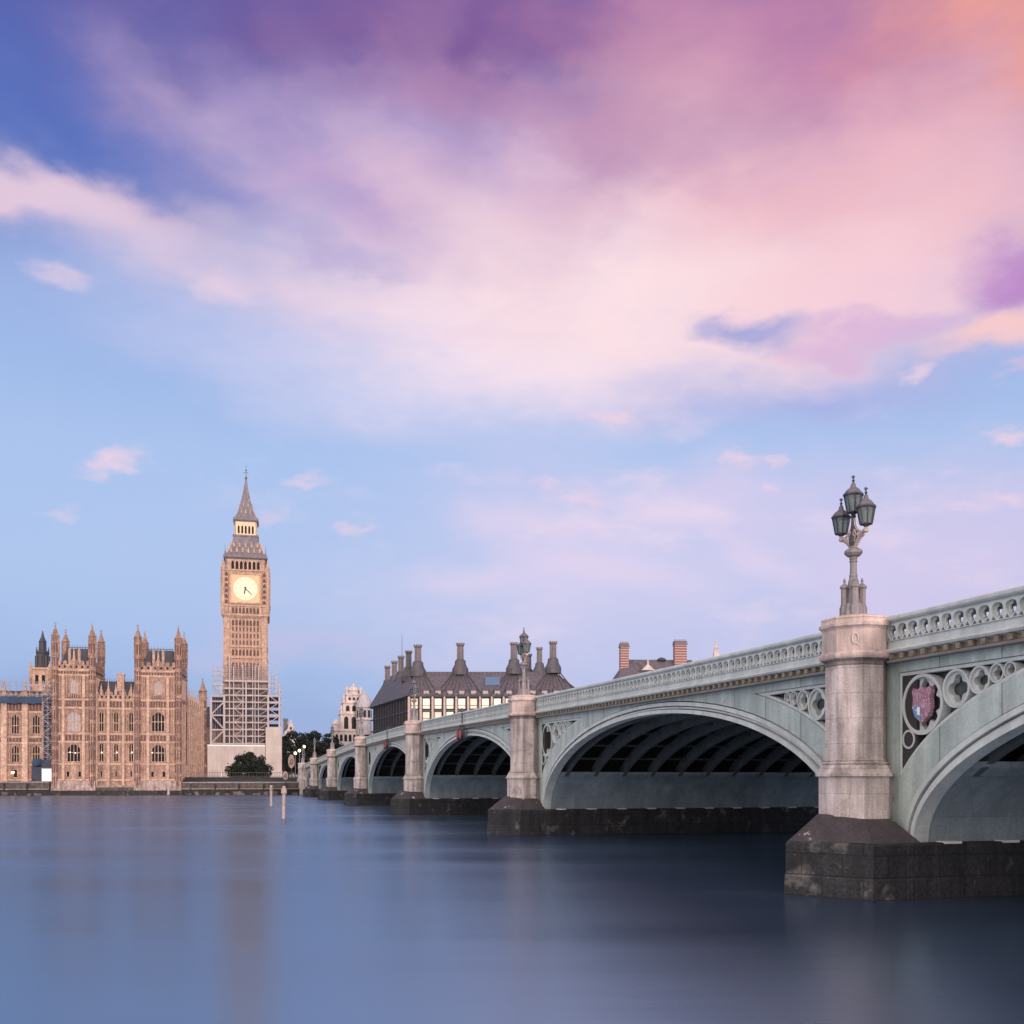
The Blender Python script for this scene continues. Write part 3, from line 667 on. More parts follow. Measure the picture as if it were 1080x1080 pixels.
# ------------------------------------------------------------------ lamps on the bridge
def make_lamp(label):
    t = thing('street_lamp', label, 'street lamp', group='triple lamps along the bridge parapet')
    b = MB()
    b.lathe(0, 0, [(.40, 0), (.40, .05), (.35, .09), (.31, .40), (.28, .44), (.2, .5), (.17, .9), (.15, 1.0)], 8)
    for k in range(4):
        a = pi / 4 + k * pi / 2 + .35; x, y = .255 * math.cos(a), .255 * math.sin(a)
        b.lathe(x, y, [(.15, .02), (.15, .34), (.12, .38), (.12, .42), (.105, .46), (.105, .9), (.14, .93), (.14, .98), (.05, 1.06), (.025, 1.1), (.045, 1.14), (.035, 1.19), (.008, 1.24)], 8)
    b.build('base', M['lamp_iron'], t)
    MB().lathe(0, 0, [(.18, .9), (.15, 1.15), (.115, 1.25), (.125, 1.28), (.125, 1.32), (.105, 1.36), (.098, 1.70), (.12, 1.72), (.12, 1.75), (.10, 1.78), (.12, 1.82), (.12, 1.86), (.20, 1.9), (.27, 1.98), (.27, 2.04), (.2, 2.1), (.13, 2.14), (.10, 2.2)], 12).build('post', M['lamp_iron'], t)
    # scrolled arms with gilt tracery
    am = MB()
    for sg in (-1, 1):
        pts = [(sg * (.05 + .58 * (k / 10) ** 1.25), 0, 2.12 + .42 * math.sin(k / 10 * pi / 2) ** 1.1 + (.02 if k > 8 else 0)) for k in range(11)]
        for a, b_ in zip(pts[:-1], pts[1:]): am.tube(a, b_, .055, 8)
        cur = [(sg * (.05 + .09 * (1 - math.cos(k / 8 * pi)) / 2 * 5.0 * (k / 8) ** .6 * .95), 0, 3.02 - .50 * math.sin(k / 8 * pi / 2)) for k in range(9)]
        for a, b_ in zip(cur[:-1], cur[1:]): am.tube(a, b_, .03, 6)
        for k in range(7):
            p = pts[k + 2]; am.tube((p[0] - .0, -.05, p[2] - .08), (p[0], .05, p[2] - .08), .028, 6)
        am.lathe(sg * .63, 0, [(.02, 2.46), (.075, 2.50), (.075, 2.56), (.05, 2.60), (.04, 2.66)], 8)
    am.build('arm', M['lamp_gilt'], t)
    MB().lathe(0, 0, [(.10, 2.15), (.13, 2.3), (.12, 2.5), (.075, 2.62), (.06, 3.05), (.09, 3.1), (.05, 3.15)], 10).build('stem', M['lamp_dark'], t)
    gm = MB()
    for sg in (-1, 1):
        gm.path([(sg * .12, -.05, 2.32), (sg * .2, -.05, 2.52), (sg * .13, -.05, 2.68), (sg * .06, -.05, 2.55), (sg * .15, -.05, 2.45)], .026, 5)
        gm.path([(sg * .12, .05, 2.32), (sg * .2, .05, 2.52), (sg * .13, .05, 2.68), (sg * .06, .05, 2.55), (sg * .15, .05, 2.45)], .026, 5)
    gm.build('gilt_tracery', M['lamp_gilt'], t)
    for (x, z0, sc) in ((0, 3.13, 1.0), (-.63, 2.62, .97), (.63, 2.62, .97)):
        r0, r1, h = .185 * sc, .275 * sc, .50 * sc
        g = MB().lathe(x, 0, [(r0 * .93, z0 + .09), (r1 * .93, z0 + .09 + h)], 8).build('lantern', M['lamp_glass'], t)
        fr = MB()
        fr.lathe(x, 0, [(.04, z0 - .0), (.06, z0 + .02), (r0 * .6, z0 + .06), (r0 * 1.05, z0 + .08), (r0 * 1.05, z0 + .11)], 8)
        for k in range(8):
            a = pi / 8 + k * pi / 4; fr.beam((x + r0 * math.cos(a), r0 * math.sin(a), z0 + .09), (x + r1 * math.cos(a), r1 * math.sin(a), z0 + .09 + h), .022)
        zt = z0 + .09 + h
        fr.lathe(x, 0, [(r1 * 1.0, zt - .02), (r1 * 1.12, zt), (r1 * 1.12, zt + .045), (r1 * 1.0, zt + .06)], 8)
        fr.build('lantern_frame', M['lamp_dark'], g)
        rf = MB().lathe(x, 0, [(r1 * 1.06, zt + .05), (r1 * .72, zt + .17), (r1 * .40, zt + .235), (r1 * .28, zt + .28), (r1 * .24, zt + .36), (.03, zt + .38)], 8).build('lantern_roof', M['lamp_roof'], g)
        fi = MB().lathe(x, 0, [(.045, zt + .36), (.03, zt + .42), (.05, zt + .45), (.02, zt + .49), (.016, zt + .62)], 6)
        fi.box(x - .06, x + .06, -.012, .012, zt + .53, zt + .56); fi.box(x - .012, x + .012, -.06, .06, zt + .565, zt + .59)
        fi.build('finial', M['lamp_dark'], g)
    return t
lamp_labels = ['large ornate triple-lantern lamp on the nearest stone pier, its gilded arms against the sky', 'triple-lantern lamp on the second bridge pier, in front of the bronze-roofed office block',
               'triple-lantern lamp on the third bridge pier, before the lit windows at the office block corner', 'small pale lamp on the fourth bridge pier, before the domed white building',
               'small triple lamp on the fifth pier, below the white stepped tower', 'lamp on the sixth pier standing against dark trees', 'farthest bridge lamp, on the west abutment next to the trees']
lamp0 = None
for i, s_ in enumerate(PIERS + [ENDS[-1]]):
    o = make_lamp(lamp_labels[i]) if lamp0 is None else copy_tree(lamp0)
    lamp0 = lamp0 or o
    o.location = bw(s_ + .14, 0, top(s_) + .06); o.rotation_euler = (0, 0, bridge.rotation_euler.z); o['label'] = lamp_labels[i]
# navigation lights hung at two arch crowns
def make_nav(label):
    t = thing('navigation_light', label, 'navigation light', group='navigation lights at the arch crowns')
    MB().box(-.9, .9, -.06, .06, -.5, -.38).box(-.75, -.62, -.05, .05, -.4, .7).box(.62, .75, -.05, .05, -.4, .7).build('bracket', M['dark_metal'], t)
    for x in (-.55, .55):
        l = MB(); vs_ = []
        l.tube((x, -.28, -.1), (x, .02, -.1), .42, 16); h = l.build('lamp_housing', M['dark_metal'], t)
        MB().tube((x, -.32, -.1), (x, -.27, -.1), .33, 16).build('lens', M['red'], h)
    MB().tube((0, 0, .5), (0, 0, 2.1), .05, 6).build('mast', M['dark_metal'], t)
    return t
nav0 = make_nav('pair of round red navigation lights at the crown of the third arch')
nav1 = copy_tree(nav0); nav1['label'] = 'pair of round navigation lights at the crown of the smaller fourth arch'
for o, A in ((nav0, arches[2]), (nav1, arches[3])):
    o.location = bw(A.c, DW - .35, top(A.c) - 1.75); o.rotation_euler = (0, 0, bridge.rotation_euler.z)

# ------------------------------------------------------------------ gothic palace
def arched(x0, x1, z0, z1, rise=.35):
    w_ = x1 - x0; r = min(rise * w_, (z1 - z0) * .4)
    return [(x0, z0), (x1, z0), (x1, z1 - r), (x0 + w_ * .78, z1 - r * .3), ((x0 + x1) / 2, z1), (x0 + w_ * .22, z1 - r * .3), (x0, z1 - r)]
def window(parent, x0, x1, z0, z1, nx, zs, fn, pane='win', depth=.35, mull=.13, frame='palace_pale', name='window'):
    """mullioned window: frame mesh with its pane as a sub-part"""
    fr = MB(); ol = arched(x0, x1, z0, z1); il = shrink(ol, .12)
    fr.plate(ol, [il], depth - .22, depth - .02, fn)
    for k in range(1, nx):
        x = x0 + (x1 - x0) * k / nx; fr.plate([(x - mull / 2, z0 + .05), (x + mull / 2, z0 + .05), (x + mull / 2, z1 - .25), (x - mull / 2, z1 - .25)], [], depth - .2, depth - .03, fn)
    for z in zs: fr.plate([(x0 + .05, z - .08), (x1 - .05, z - .08), (x1 - .05, z + .08), (x0 + .05, z + .08)], [], depth - .24, depth - .04, fn)
    f = fr.build(name, M[frame], parent)
    MB().plate(ol, [], depth, depth + .03, fn).build('pane', M[pane], f)
    return f
def pinnacle(mb, x, y, z, h, r=.28):
    mb.lathe(x, y, [(r, z), (r, z + h * .35), (r * 1.25, z + h * .37), (r * 1.25, z + h * .41), (r * .75, z + h * .45), (r * .12, z + h * .93), (r * .3, z + h * .95), (r * .05, z + h)], 6)
def oct_turret(parent, x, y, r, z0, z1, ztip, m='palace', bands=()):
    mb = MB(); h = ztip - z1
    pr = [(r, z0)]
    for b in sorted(bands): pr += [(r, b - .15), (r * 1.14, b - .1), (r * 1.14, b + .15), (r, b + .2)]
    pr += [(r, z1 - .3), (r * 1.18, z1 - .2), (r * 1.18, z1), (r * .86, z1 + .1), (r * .86, z1 + h * .27), (r * 1.12, z1 + h * .30), (r * 1.12, z1 + h * .33), (r * .82, z1 + h * .38), (r * .55, z1 + h * .55), (r * .26, z1 + h * .70), (r * .10, z1 + h * .76),
           (r * .28, z1 + h * .78), (r * .28, z1 + h * .80), (r * .07, z1 + h * .83), (r * .05, z1 + h)]
    mb.lathe(x, y, [(a * 1.05, b) for a, b in pr], 8)
    for k in range(8):      # crockets / angle shafts
        a = pi / 8 + k * pi / 4; cx, cy = x + r * 1.1 * math.cos(a), y + r * 1.1 * math.sin(a)
        mb.box(cx - .08, cx + .08, cy - .08, cy + .08, z1 - 3.2, z1 + h * .36, .6)
    mb.box(x - .3, x + .3, y - .04, y + .04, z1 + h * .88, z1 + h * .92)
    t = mb.build('turret', M[m], parent)
    # sunk panels of each turret face
    pn = MB()
    for z in range(int(z0) + 1, int(z1) - 1, 3):
        for k in range(8):
            a = k * pi / 4; q = r * 1.05 * math.cos(pi / 8) + .012; w_ = r * .22
            c = Vector((x + q * math.cos(a), y + q * math.sin(a))); tt = Vector((-math.sin(a), math.cos(a)))
            p = [c - tt * w_, c + tt * w_]
            pn.add([(p[0].x, p[0].y, z), (p[1].x, p[1].y, z), (p[1].x, p[1].y, z + 2.2), (p[0].x, p[0].y, z + 2.2)], [(0, 1, 2, 3)])
    pn.build('turret_panel_pattern', M['ink_stone'], t)
    return t
M['ink_stone'] = mat('dark_stone', (.13, .07, .06), .9, .3, 1.2)  # dark brown tone for the flat panel plates and marks
palace = thing('gothic_palace', 'honey stone gothic palace block with two turreted towers rising from the river', 'palace', PF.loc(), PF.a)
Z = dict(base=-1.5, pl0=1.6, pl1=3.46, s1=7.05, s2=12.05, s3=13.9, s4=19.7, s5=21.6, t1=27.1, t2=28.2, par=30.0)
def facade(parent, x0, x1, y0, wins, z0, z1, name, fn=None, ribs=None, mt='palace', thick=.7):
    """wall with real window openings and thin panel ribs"""
    fn = fn or (lambda x, d, z: (x, y0 + d, z))
    mb = MB().plate([(x0, z0), (x1, z0), (x1, z1), (x0, z1)], [arched(*w_[:4]) for w_ in wins], 0, thick, fn)
    return mb.build(name, M[mt], parent)
def ribs(parent, x0, x1, step, zr, fn, wins, d=.26, w_=.11, mt='palace_pale'):
    mb = MB(); k = max(1, int((x1 - x0) / step * 1.35)); 
    for i in range(k + 1):
        x = x0 + (x1 - x0) * i / k
        for (a, b) in zr:
            segs = [(a, b)]
            for q in wins:
                if q[0] - .1 < x < q[1] + .1:
                    segs = [s2 for s1_ in segs for s2 in ((s1_[0], min(s1_[1], q[2] - .2)), (max(s1_[0], q[3] + .2), s1_[1])) if s2[1] - s2[0] > .25]
            for (p, q2) in segs: mb.plate([(x - w_ / 2, p), (x + w_ / 2, p), (x + w_ / 2, q2), (x - w_ / 2, q2)], [], -d, .02, fn)
    return mb.build('panel_ribs', M[mt], parent)
def strings(parent, x0, x1, zs, fn, d=.26, h=.34, mt='palace_pale', name='string_molding'):
    mb = MB()
    for z in zs:
        mb.plate([(x0, z - h / 2), (x1, z - h / 2), (x1, z + h / 2), (x0, z + h / 2)], [], -d, .01, fn)
        mb.plate([(x0, z - h / 2 - .14), (x1, z - h / 2 - .14), (x1, z - h / 2), (x0, z - h / 2)], [], -d * .5, .01, fn)
    if len(zs) > 1:
        for x in (x0 + .02, x1 - .12): mb.plate([(x, min(zs)), (x + .1, min(zs)), (x + .1, max(zs)), (x, max(zs))], [], -.03, .01, fn)
    return mb.build(name, M[mt], parent)
def battlement(parent, x0, x1, z0, z1, fn, step=1.3, d=.3, mt='palace'):
    mb = MB(); k = max(1, round((x1 - x0) / step)); q = (x1 - x0) / k
    low = z0 + (z1 - z0) * .55
    mb.plate([(x0, z0), (x1, z0), (x1, low), (x0, low)], [circle((x0 + (i + .5) * q, (z0 + low) / 2), min(q, low - z0) * .27, 6) for i in range(k)], -.1, d, fn)
    for i in range(k):
        x = x0 + i * q + q * .18; mb.plate([(x, low), (x + q * .64, low), (x + q * .64, z1 - .25), (x + q * .32, z1), (x, z1 - .25)], [], -.1, d, fn)
    return mb.build('parapet', M[mt], parent)
def sunk(parent, x0, x1, z0, z1, step, fn, mt='ink_stone'):
    """row of small dark sunk panels in a frieze"""
    mb = MB(); k = max(1, int((x1 - x0) / step)); q = (x1 - x0) / k
    for i in range(k):
        x = x0 + (i + .5) * q; mb.plate(arched(x - q * .3, x + q * .3, z0, z1), [], -.03, .01, fn)
    mb.plate([(x0, z0 - .09), (x1, z0 - .09), (x1, z0 - .02), (x0, z0 - .02)], [], -.02, .01, fn)
    return mb.build('frieze_pattern', M[mt], parent)
def palace_tower(xa, xb, side=False):
    cx = (xa + xb) / 2; D = 9.0
    fn = lambda x, d, z: (x, -.5 + d, z)
    big = 1.45
    wins = [(cx - big, cx + big, 7.5, 11.6), (cx - big, cx + big, 14.4, 19.0), (cx - .95, cx + .95, 22.9, 26.2)] + [(cx + sx * 1.25 - .4, cx + sx * 1.25 + .4, 4.0, 5.5) for sx in (-1, 1)]
    f = facade(palace, xa, xb, -.5, wins, Z['pl0'], Z['t2'], 'tower_wall', fn)
    for i, w_ in enumerate(wins):
        n_ = (4, 4, 3, 1, 1)[i]
        if i == 0: window(palace, *w_, n_, [9.6], fn, 'win')
        elif i == 1: window(palace, *w_, n_, [16.7], fn, 'win' if side else 'win_pale')
        elif i == 2: window(palace, *w_, n_, [], fn, 'win_pale')
        else: window(palace, *w_, 1, [], fn, 'win')
    ribs(f, xa + .9, xb - .9, .62, [(7.4, 11.8), (14.2, 19.4), (22.0, 26.8)], fn, [(w_[0], w_[1], w_[2], w_[3]) for w_ in wins])
    for sx in (-1, 1):
        bt = MB(); x = cx + sx * 2.15; bt.plate([(x - .3, 3.4), (x + .3, 3.4), (x + .3, 27), (x - .3, 27)], [], -.45, .02, fn); bt.build('buttress', M['palace_pale'], palace)
    sunk(f, xa + .8, xb - .8, 12.4, 13.6, .7, fn); sunk(f, xa + .8, xb - .8, 20.1, 21.3, .55, fn); sunk(f, xa + .8, xb - .8, 27.25, 28.0, .6, fn); sunk(f, cx - 1.6, cx + 1.6, 21.9, 22.7, .4, fn)
    strings(f, xa - .1, xb + .1, [Z['pl1'], Z['s1'], Z['s2'], Z['s3'], Z['s4'], Z['s5'], Z['t1'], Z['t2']], fn)
    battlement(f, xa + .6, xb - .6, Z['t2'] + .15, Z['par'] + .4, fn)
    # body and flank walls
    body = MB().box(xa + .02, xb - .02, .2, D, Z['pl0'], Z['t2'] - .05).build('tower_core', M['palace'], palace)
    fl = MB()
    for xs, sg in ((xa, -1), (xb, 1)):
        fns = (lambda xs, sg: (lambda y, d, z: (xs - sg * d, y, z)))(xs, sg)
        strings(f, .3, D, [Z['s5'], Z['t1'], Z['t2']], fns); battlement(f, .6, D - .6, Z['t2'] + .15, Z['par'] + .4, fns)
        ribs(f, 1.0, D - 1, .8, [(22.0, 26.8)], fns, [])
    battlement(f, xa + .6, xb - .6, Z['t2'] + .15, Z['par'] + .4, lambda x, d, z: (x, D - d, z))
    for (x, y) in ((xa + .35, -.35), (xb - .35, -.35), (xa + .35, D - .3), (xb - .35, D - .3)):
        oct_turret(palace, x, y, .75, Z['pl0'] if y < 1 else 20, 34.4, 39.0 if y < 1 else 38.8, bands=[7.05, 12.05, 13.9, 19.7, 21.6, 27.1, 28.2, 31])
    # steep dark roof behind the parapet, with dormer gables and iron crest
    rf = MB().hull([(xa + .9, .7, Z['t2']), (xb - .9, .7, Z['t2']), (xa + .9, D - 1, Z['t2']), (xb - .9, D - 1, Z['t2']), (xa + 2.0, 3, 33.4), (xb - 2.0, 3, 33.4), (xa + 2.0, D - 3.2, 33.4), (xb - 2.0, D - 3.2, 33.4)]).build('roof', M['slate'], palace)
    cr = MB()
    for k in range(9): cr.box(xa + 2 + (xb - xa - 4) * k / 8 - .06, xa + 2 + (xb - xa - 4) * k / 8 + .06, 2.95, 3.05, 33.3, 34.3, .3)
    cr.box(xa + 2, xb - 2, 2.96, 3.04, 33.6, 33.75); cr.build('roof_cresting', M['ink'], rf)
    pm = MB(); 
    for sx in (-.9, .9): pm.lathe(cx + sx * 1.15, .15, [(.34, 28.3), (.34, 32.3), (.4, 32.4), (.1, 33.3)], 6)
    pinnacle(pm, cx, -.2, 28.2, 5.6, .42)
    pm.build('pinnacle', M['palace_pale'], palace)
    # weathered plinth
    MB().hull([(xa - .6, -1.3, Z['base']), (xb + .6, -1.3, Z['base']), (xa - .3, -.9, 3.2), (xb + .3, -.9, 3.2), (xa - .3, .5, 3.4), (xb + .3, .5, 3.4), (xa - .6, .5, Z['base']), (xb + .6, .5, Z['base'])]).build('plinth', M['plinth'], palace)
TW = [(PF.x(57), PF.x(99.5)), (PF.x(144), PF.x(190))]
palace_tower(*TW[0]); palace_tower(*TW[1], side=True)
# centre range between the towers
xa, xb = TW[0][1] + .05, TW[1][0] - .05
fn = lambda x, d, z: (x, .3 + d, z)
cxs = [PF.x(p) for p in (106.5, 122, 138)]
wins = [(x - .55, x + .55, a, b) for x in cxs for a, b in ((7.5, 11.8), (14.4, 18.9))] + [(x - .3, x + .3, 4.0, 5.6) for x in cxs]
f = facade(palace, xa, xb, .3, wins, Z['pl0'], Z['s5'], 'range_wall', fn)
for i, w_ in enumerate(wins): window(palace, *w_, 2 if i < 6 else 1, [w_[2] + 2] if i < 6 else [], fn)
gl = MB()
for x in cxs: gl.tube((x + .2, .62, 10.1), (x + .2, .66, 10.1), .16, 8)
ribs(f, xa + .3, xb - .3, .6, [(7.4, 11.8), (14.2, 19.4)], fn, wins)
for x in [(cxs[0] + cxs[1]) / 2, (cxs[1] + cxs[2]) / 2, xa + .35, xb - .35]:
    bt = MB().plate([(x - .3, 1.6), (x + .3, 1.6), (x + .3, 22.2), (x - .3, 22.2)], [], -.5, .02, fn); pinnacle(bt, x, .1, 22.0, 4.6, .3); bt.build('buttress', M['palace_pale'], palace)
strings(f, xa, xb, [Z['pl1'], Z['s1'], Z['s2'], Z['s3'], Z['s4'], Z['s5']], fn); sunk(f, xa, xb, 12.4, 13.6, .6, fn); sunk(f, xa, xb, 20.0, 21.3, .75, fn)
battlement(f, xa, xb, Z['s5'] + .15, 23.6, fn, 1.0)
pm = MB()
for x in cxs: pinnacle(pm, x, .25, 22.6, 2.8, .32)
pm.build('pinnacle', M['palace_pale'], palace)
MB().box(xa, xb, 1.1, 10, 2, Z['s5'] - .1).build('range_core', M['palace'], palace)
rf = MB().hull([(xa - .3, 1.0, 21.6), (xb + .3, 1.0, 21.6), (xa - .3, 4.4, 26.2), (xb + .3, 4.4, 26.2), (xa - .3, 9, 21.6), (xb + .3, 9, 21.6)]).build('roof', M['slate'], palace)
cr = MB()
for k in range(20): x = xa + (xb - xa) * k / 19; cr.box(x - .05, x + .05, 4.35, 4.45, 26.1, 27.0, .3)
cr.build('roof_cresting', M['ink'], rf)
xk = PF.x(127.5, 3); MB().box(xk - .75, xk + .75, 2.6, 3.6, 22, 27.6).box(xk - .9, xk + .9, 2.5, 3.7, 27.6, 27.9).build('chimney', M['palace_pale'], palace)
for x in (PF.x(112.5, 1), PF.x(103, 1)): pass
MB().box(xa - .5, xb + .5, -.55, .6, -1.5, 1.75).build('plinth', M['wallstone'], palace)
MB().box(xa - .5, xb + .5, -.3, .6, 1.75, 2.2).build('plinth', M['plinth'], palace)
MB().box(TW[0][0] - .7, TW[1][1] + .7, -1.75, -.6, -1.5, 1.05).build('tide_band', M['weed'], palace)
# north return, seen at a slant
N0, N1 = 9.0, 46.0
fnN = lambda y, d, z: (-.25 - d, y, z)
bays = 9; bwid = (N1 - 1.5 - N0) / bays; wins = []
for i in range(bays):
    c = N0 + (i + .5) * bwid
    wins += [(c - 1.15, c + 1.15, 7.6, 11.6), (c - 1.15, c + 1.15, 14.4, 19.0)]
fN = facade(palace, 0.2, N1, 0, [], 1.6, Z['s5'], 'north_wall', lambda y, d, z: (-.65 - d, y, z))
fN2 = facade(palace, N0 - .5, N1, 0, wins, 1.6, Z['s5'], 'north_wall', fnN, thick=.38)
for i, w_ in enumerate(wins): window(palace, *w_, 3, [w_[2] + 2.2], fnN, 'win' if i % 3 else 'win_pale')
ribs(fN2, N0, N1 - 1, .75, [(3.5, 6.8), (7.4, 11.8), (14.2, 19.4)], fnN, wins)
for i in range(bays + 1):
    y = N0 + i * bwid; bt = MB().plate([(y - .32, 1.6), (y + .32, 1.6), (y + .32, 21.6), (y - .32, 21.6)], [], -.55, .02, fnN); pinnacle(bt, -.1, y, 21.4, 4.8, .32); bt.build('buttress', M['palace_pale'], palace)
strings(fN2, N0 - .5, N1, [Z['pl1'], Z['s1'], Z['s2'], Z['s3'], Z['s4'], Z['s5']], fnN); sunk(fN2, N0, N1, 12.4, 13.6, .8, fnN); sunk(fN2, N0, N1, 20.0, 21.3, .8, fnN)
battlement(fN2, N0, N1, Z['s5'] + .15, 23.4, fnN, 1.2)
for y in (N1 - .6,): oct_turret(palace, -.2, y, 1.0, 1.6, 26, 31.5, bands=[7.05, 12.05, 19.7, 21.6])
for y in (.6, 3.2, 5.8, 8.0):
    MB().plate([(y - .3, 1.6), (y + .3, 1.6), (y + .3, 21.6), (y - .3, 21.6)], [], -.4, .7, lambda yy, d, z: (0.0 - d, yy, z)).build('buttress', M['palace_pale'], palace)
strings(fN, .3, 9, [Z['s1'], Z['s2'], Z['s3'], Z['s4']], lambda yy, d, z: (.02 - d, yy, z), d=.2)
MB().hull([(-1.5, 9, 21.5), (-1.5, N1 - .5, 21.5), (-6, 9, 25.5), (-6, N1 - 4, 25.5), (-11, 9, 21.5), (-11, N1 - .5, 21.5)]).build('roof', M['slate'], palace)
MB().box(-11, -1.1, 9.2, N1 - .2, 1.6, 21.4).build('north_core', M['palace'], palace)
# rooms lit behind the lower windows
for px, py in ((74.5, 793.5), (80, 794), (107, 793.5), (123, 793.5), (139, 793.5), (161, 794)):
    x = PF.x(px, .2); z = PF.z(py, x); y = -.5 if px < 100 or px > 145 else .3
    MB().lathe(x, y + .22, [(.02, z - .16), (.15, z - .06), (.15, z + .06), (.02, z + .16)], 8).build('room_lamp', M['glow'], palace)

# ---- south wing under repair
wing = thing('palace_wing', 'long honey stone palace wing with wrapped roof at the left edge', 'palace wing', PF.loc(), PF.a)
wx0, wx1, wy = -78.0, TW[0][0] - .3, 2.2
fn = lambda x, d, z: (x, wy + d, z)
wc = [PF.x(16, wy), PF.x(38, wy)]; stp = wc[1] - wc[0]; wcs = [wc[1] - stp * k for k in range(0, 8)]
wcs = [x for x in wcs if x - 1 > wx0]
wins = [(x - .85, x + .85, a, b) for x in wcs for a, b in ((7.4, 11.3), (13.8, 18.2))] + [(x - .5, x + .5, 3.9, 5.9) for x in wcs]
f = facade(wing, wx0, wx1, wy, wins, 1.5, 21.6, 'wall', fn)
for i, w_ in enumerate(wins): window(wing, *w_, 3 if i < 2 * len(wcs) else 1, [w_[2] + 1.9] if i < 2 * len(wcs) else [], fn)
ribs(f, wx0 + .4, wx1 - .4, .62, [(7.2, 11.8), (13.6, 18.4)], fn, wins)
for x in wcs + [wcs[0] + stp]:
    xx = x - stp / 2
    if xx + .7 > wx1: continue
    bt = MB().box(xx - .62, xx + .62, wy - .75, wy + .05, 1.5, 21.8).box(xx - .78, xx + .78, wy - .9, wy + .05, 1.5, 3.4); pinnacle(bt, xx, wy - .35, 21.7, 4.6, .5); bt.build('buttress', M['palace_pale'], wing)
strings(f, wx0, wx1, [3.4, 6.9, 11.8, 13.2, 18.8, 21.4], fn); sunk(f, wx0, wx1, 12.1, 12.95, .7, fn); sunk(f, wx0, wx1, 19.2, 20.9, .7, fn)
battlement(f, wx0, wx1, 21.6, 23.2, fn, 1.1)
MB().box(wx0, wx1 + .2, wy + .75, wy + 16, 1.5, 21.3).build('core', M['palace'], wing)
MB().hull([(wx0, wy + 1, 21.4), (wx1, wy + 1, 21.4), (wx0, wy + 6, 24.0), (wx1, wy + 6, 24.0), (wx0, wy + 12, 21.4), (wx1, wy + 12, 21.4)]).build('roof', M['slate'], wing)
MB().box(wx0, wx1, wy - 2.6, wy - .9, -1.5, 3.1).build('terrace', M['wallstone'], wing)
lx, lz = PF.x(13, wy - .7), PF.z(814.5, -38)
l = thing('wall_lantern', 'small glowing wall lantern on the palace wing ground floor', 'lantern', (PF.o.x + lx * math.cos(PF.a) - (wy - .25) * math.sin(PF.a), PF.o.y + lx * math.sin(PF.a) + (wy - .25) * math.cos(PF.a), lz), PF.a)
MB().lathe(0, 0, [(.08, -.35), (.22, -.2), (.26, .2), (.08, .35)], 8).build('glass', M['warm'], l); MB().box(-.05, .05, 0, .3, .3, .4).lathe(0, 0, [(.3, .2), (.05, .5)], 8).build('bracket', M['ink'], l)
# roof scaffold and stair tower of the wing
sc = thing('roof_scaffold', 'tube scaffold with blue sheeting along the palace wing roof', 'scaffold', PF.loc(), PF.a)
rail = MB(); z0 = 22.0; z1 = 25.6
for k in range(int((wx1 - wx0) / 1.5)):
    x = wx1 - .6 - k * 1.5
    MBp = None
    rail.tube((x, wy - 1.3, 20.8), (x, wy - 1.3, z1), .05, 5); rail.tube((x, wy - .2, 20.8), (x, wy - .2, z1), .05, 5); rail.tube((x, wy - 1.3, 20.8), (x + 1.5, wy - 1.3, z0 + 1.2), .035, 4)
for z in (21.0, 22.6, 23.6, 24.6, 25.5): rail.tube((wx0, wy - 1.3, z), (wx1 - .3, wy - 1.3, z), .05, 5)
rail.build('tube_frame', M['tube'], sc)
MB().box(wx0, wx1 - .3, wy - 1.35, wy - .1, 22.0, 22.12).build('deck', M['board'], sc)
bs = MB(); 
for k in range(26):
    x = wx0 + (wx1 - wx0) * k / 26; bs.hull([(x, wy - 1.42, 20.9 - .3 * random.random()), (x + 2, wy - 1.42, 20.8 - .4 * random.random()), (x, wy - 1.46, 22.1), (x + 2, wy - 1.46, 22.3), (x, wy - 1.34, 22.1), (x + 2, wy - 1.34, 21.0)])
bs.build('blue_sheeting', M['blue'], sc)
st = thing('scaffold_stair', 'narrow dark scaffold stair tower between the palace wing and turreted tower', 'scaffold', PF.loc(), PF.a)
xa, xb = PF.x(45, wy - 1.5), PF.x(55.5, wy - 1.5)
tb = MB(); br = MB(); dk = MB()
for x in (xa, (xa + xb) / 2, xb):
    for y in (wy - 1.9, wy - .95): tb.tube((x, y, 3.2), (x, y, 25.8), .055, 5)
for k in range(12):
    z = 5.0 + k * 1.75; dk.box(xa, xb, wy - 1.9, wy - .95, z - .05, z + .05)
    tb.tube((xa, wy - 1.9, z), (xb, wy - 1.9, z), .045, 5); tb.tube((xa, wy - 1.9, z + .9), (xb, wy - 1.9, z + .9), .035, 5)
    a, b = (xa, xb) if k % 2 else (xb, xa); br.tube((a, wy - 1.92, z), (b, wy - 1.92, z + 1.75), .06, 5)
tb.build('tube_frame', M['tube'], st); dk.build('deck', M['board'], st); br.build('stair_flight', M['steel'], st)
MB().box(xa + .02, xb - .02, wy - .93, wy - .86, 7.5, 21).build('backing_net', M['net'], st); MB().box(xa - .1, xb + .1, wy - 1.98, wy - 1.94, 5.9, 8.0).build('skirt_sheet', M['net'], st)
bl = thing('tarpaulin_bundle', 'blue tarpaulin bundle at the foot of the scaffold stair', 'tarpaulin', PF.loc(), PF.a)
x = PF.x(38.5, wy - 2); bl_m = MB(); bl_m.hull([(x + 1.1 * random.uniform(-1, 1), wy - 1.6 + .5 * random.uniform(-1, 1), 7.4 + 1.1 * random.uniform(-1, 1)) for _ in range(26)]); bl_m.build('bundle', M['blue'], bl)
MB().box(x - 1.0, x + 1.0, wy - 2.1, wy - 1.0, 3.1, 6.3).build('plinth_box', M['net'], bl)
sh = thing('site_cabin', 'plain white site cabin on the river wall below the scaffold stair', 'cabin', PF.loc(), PF.a)
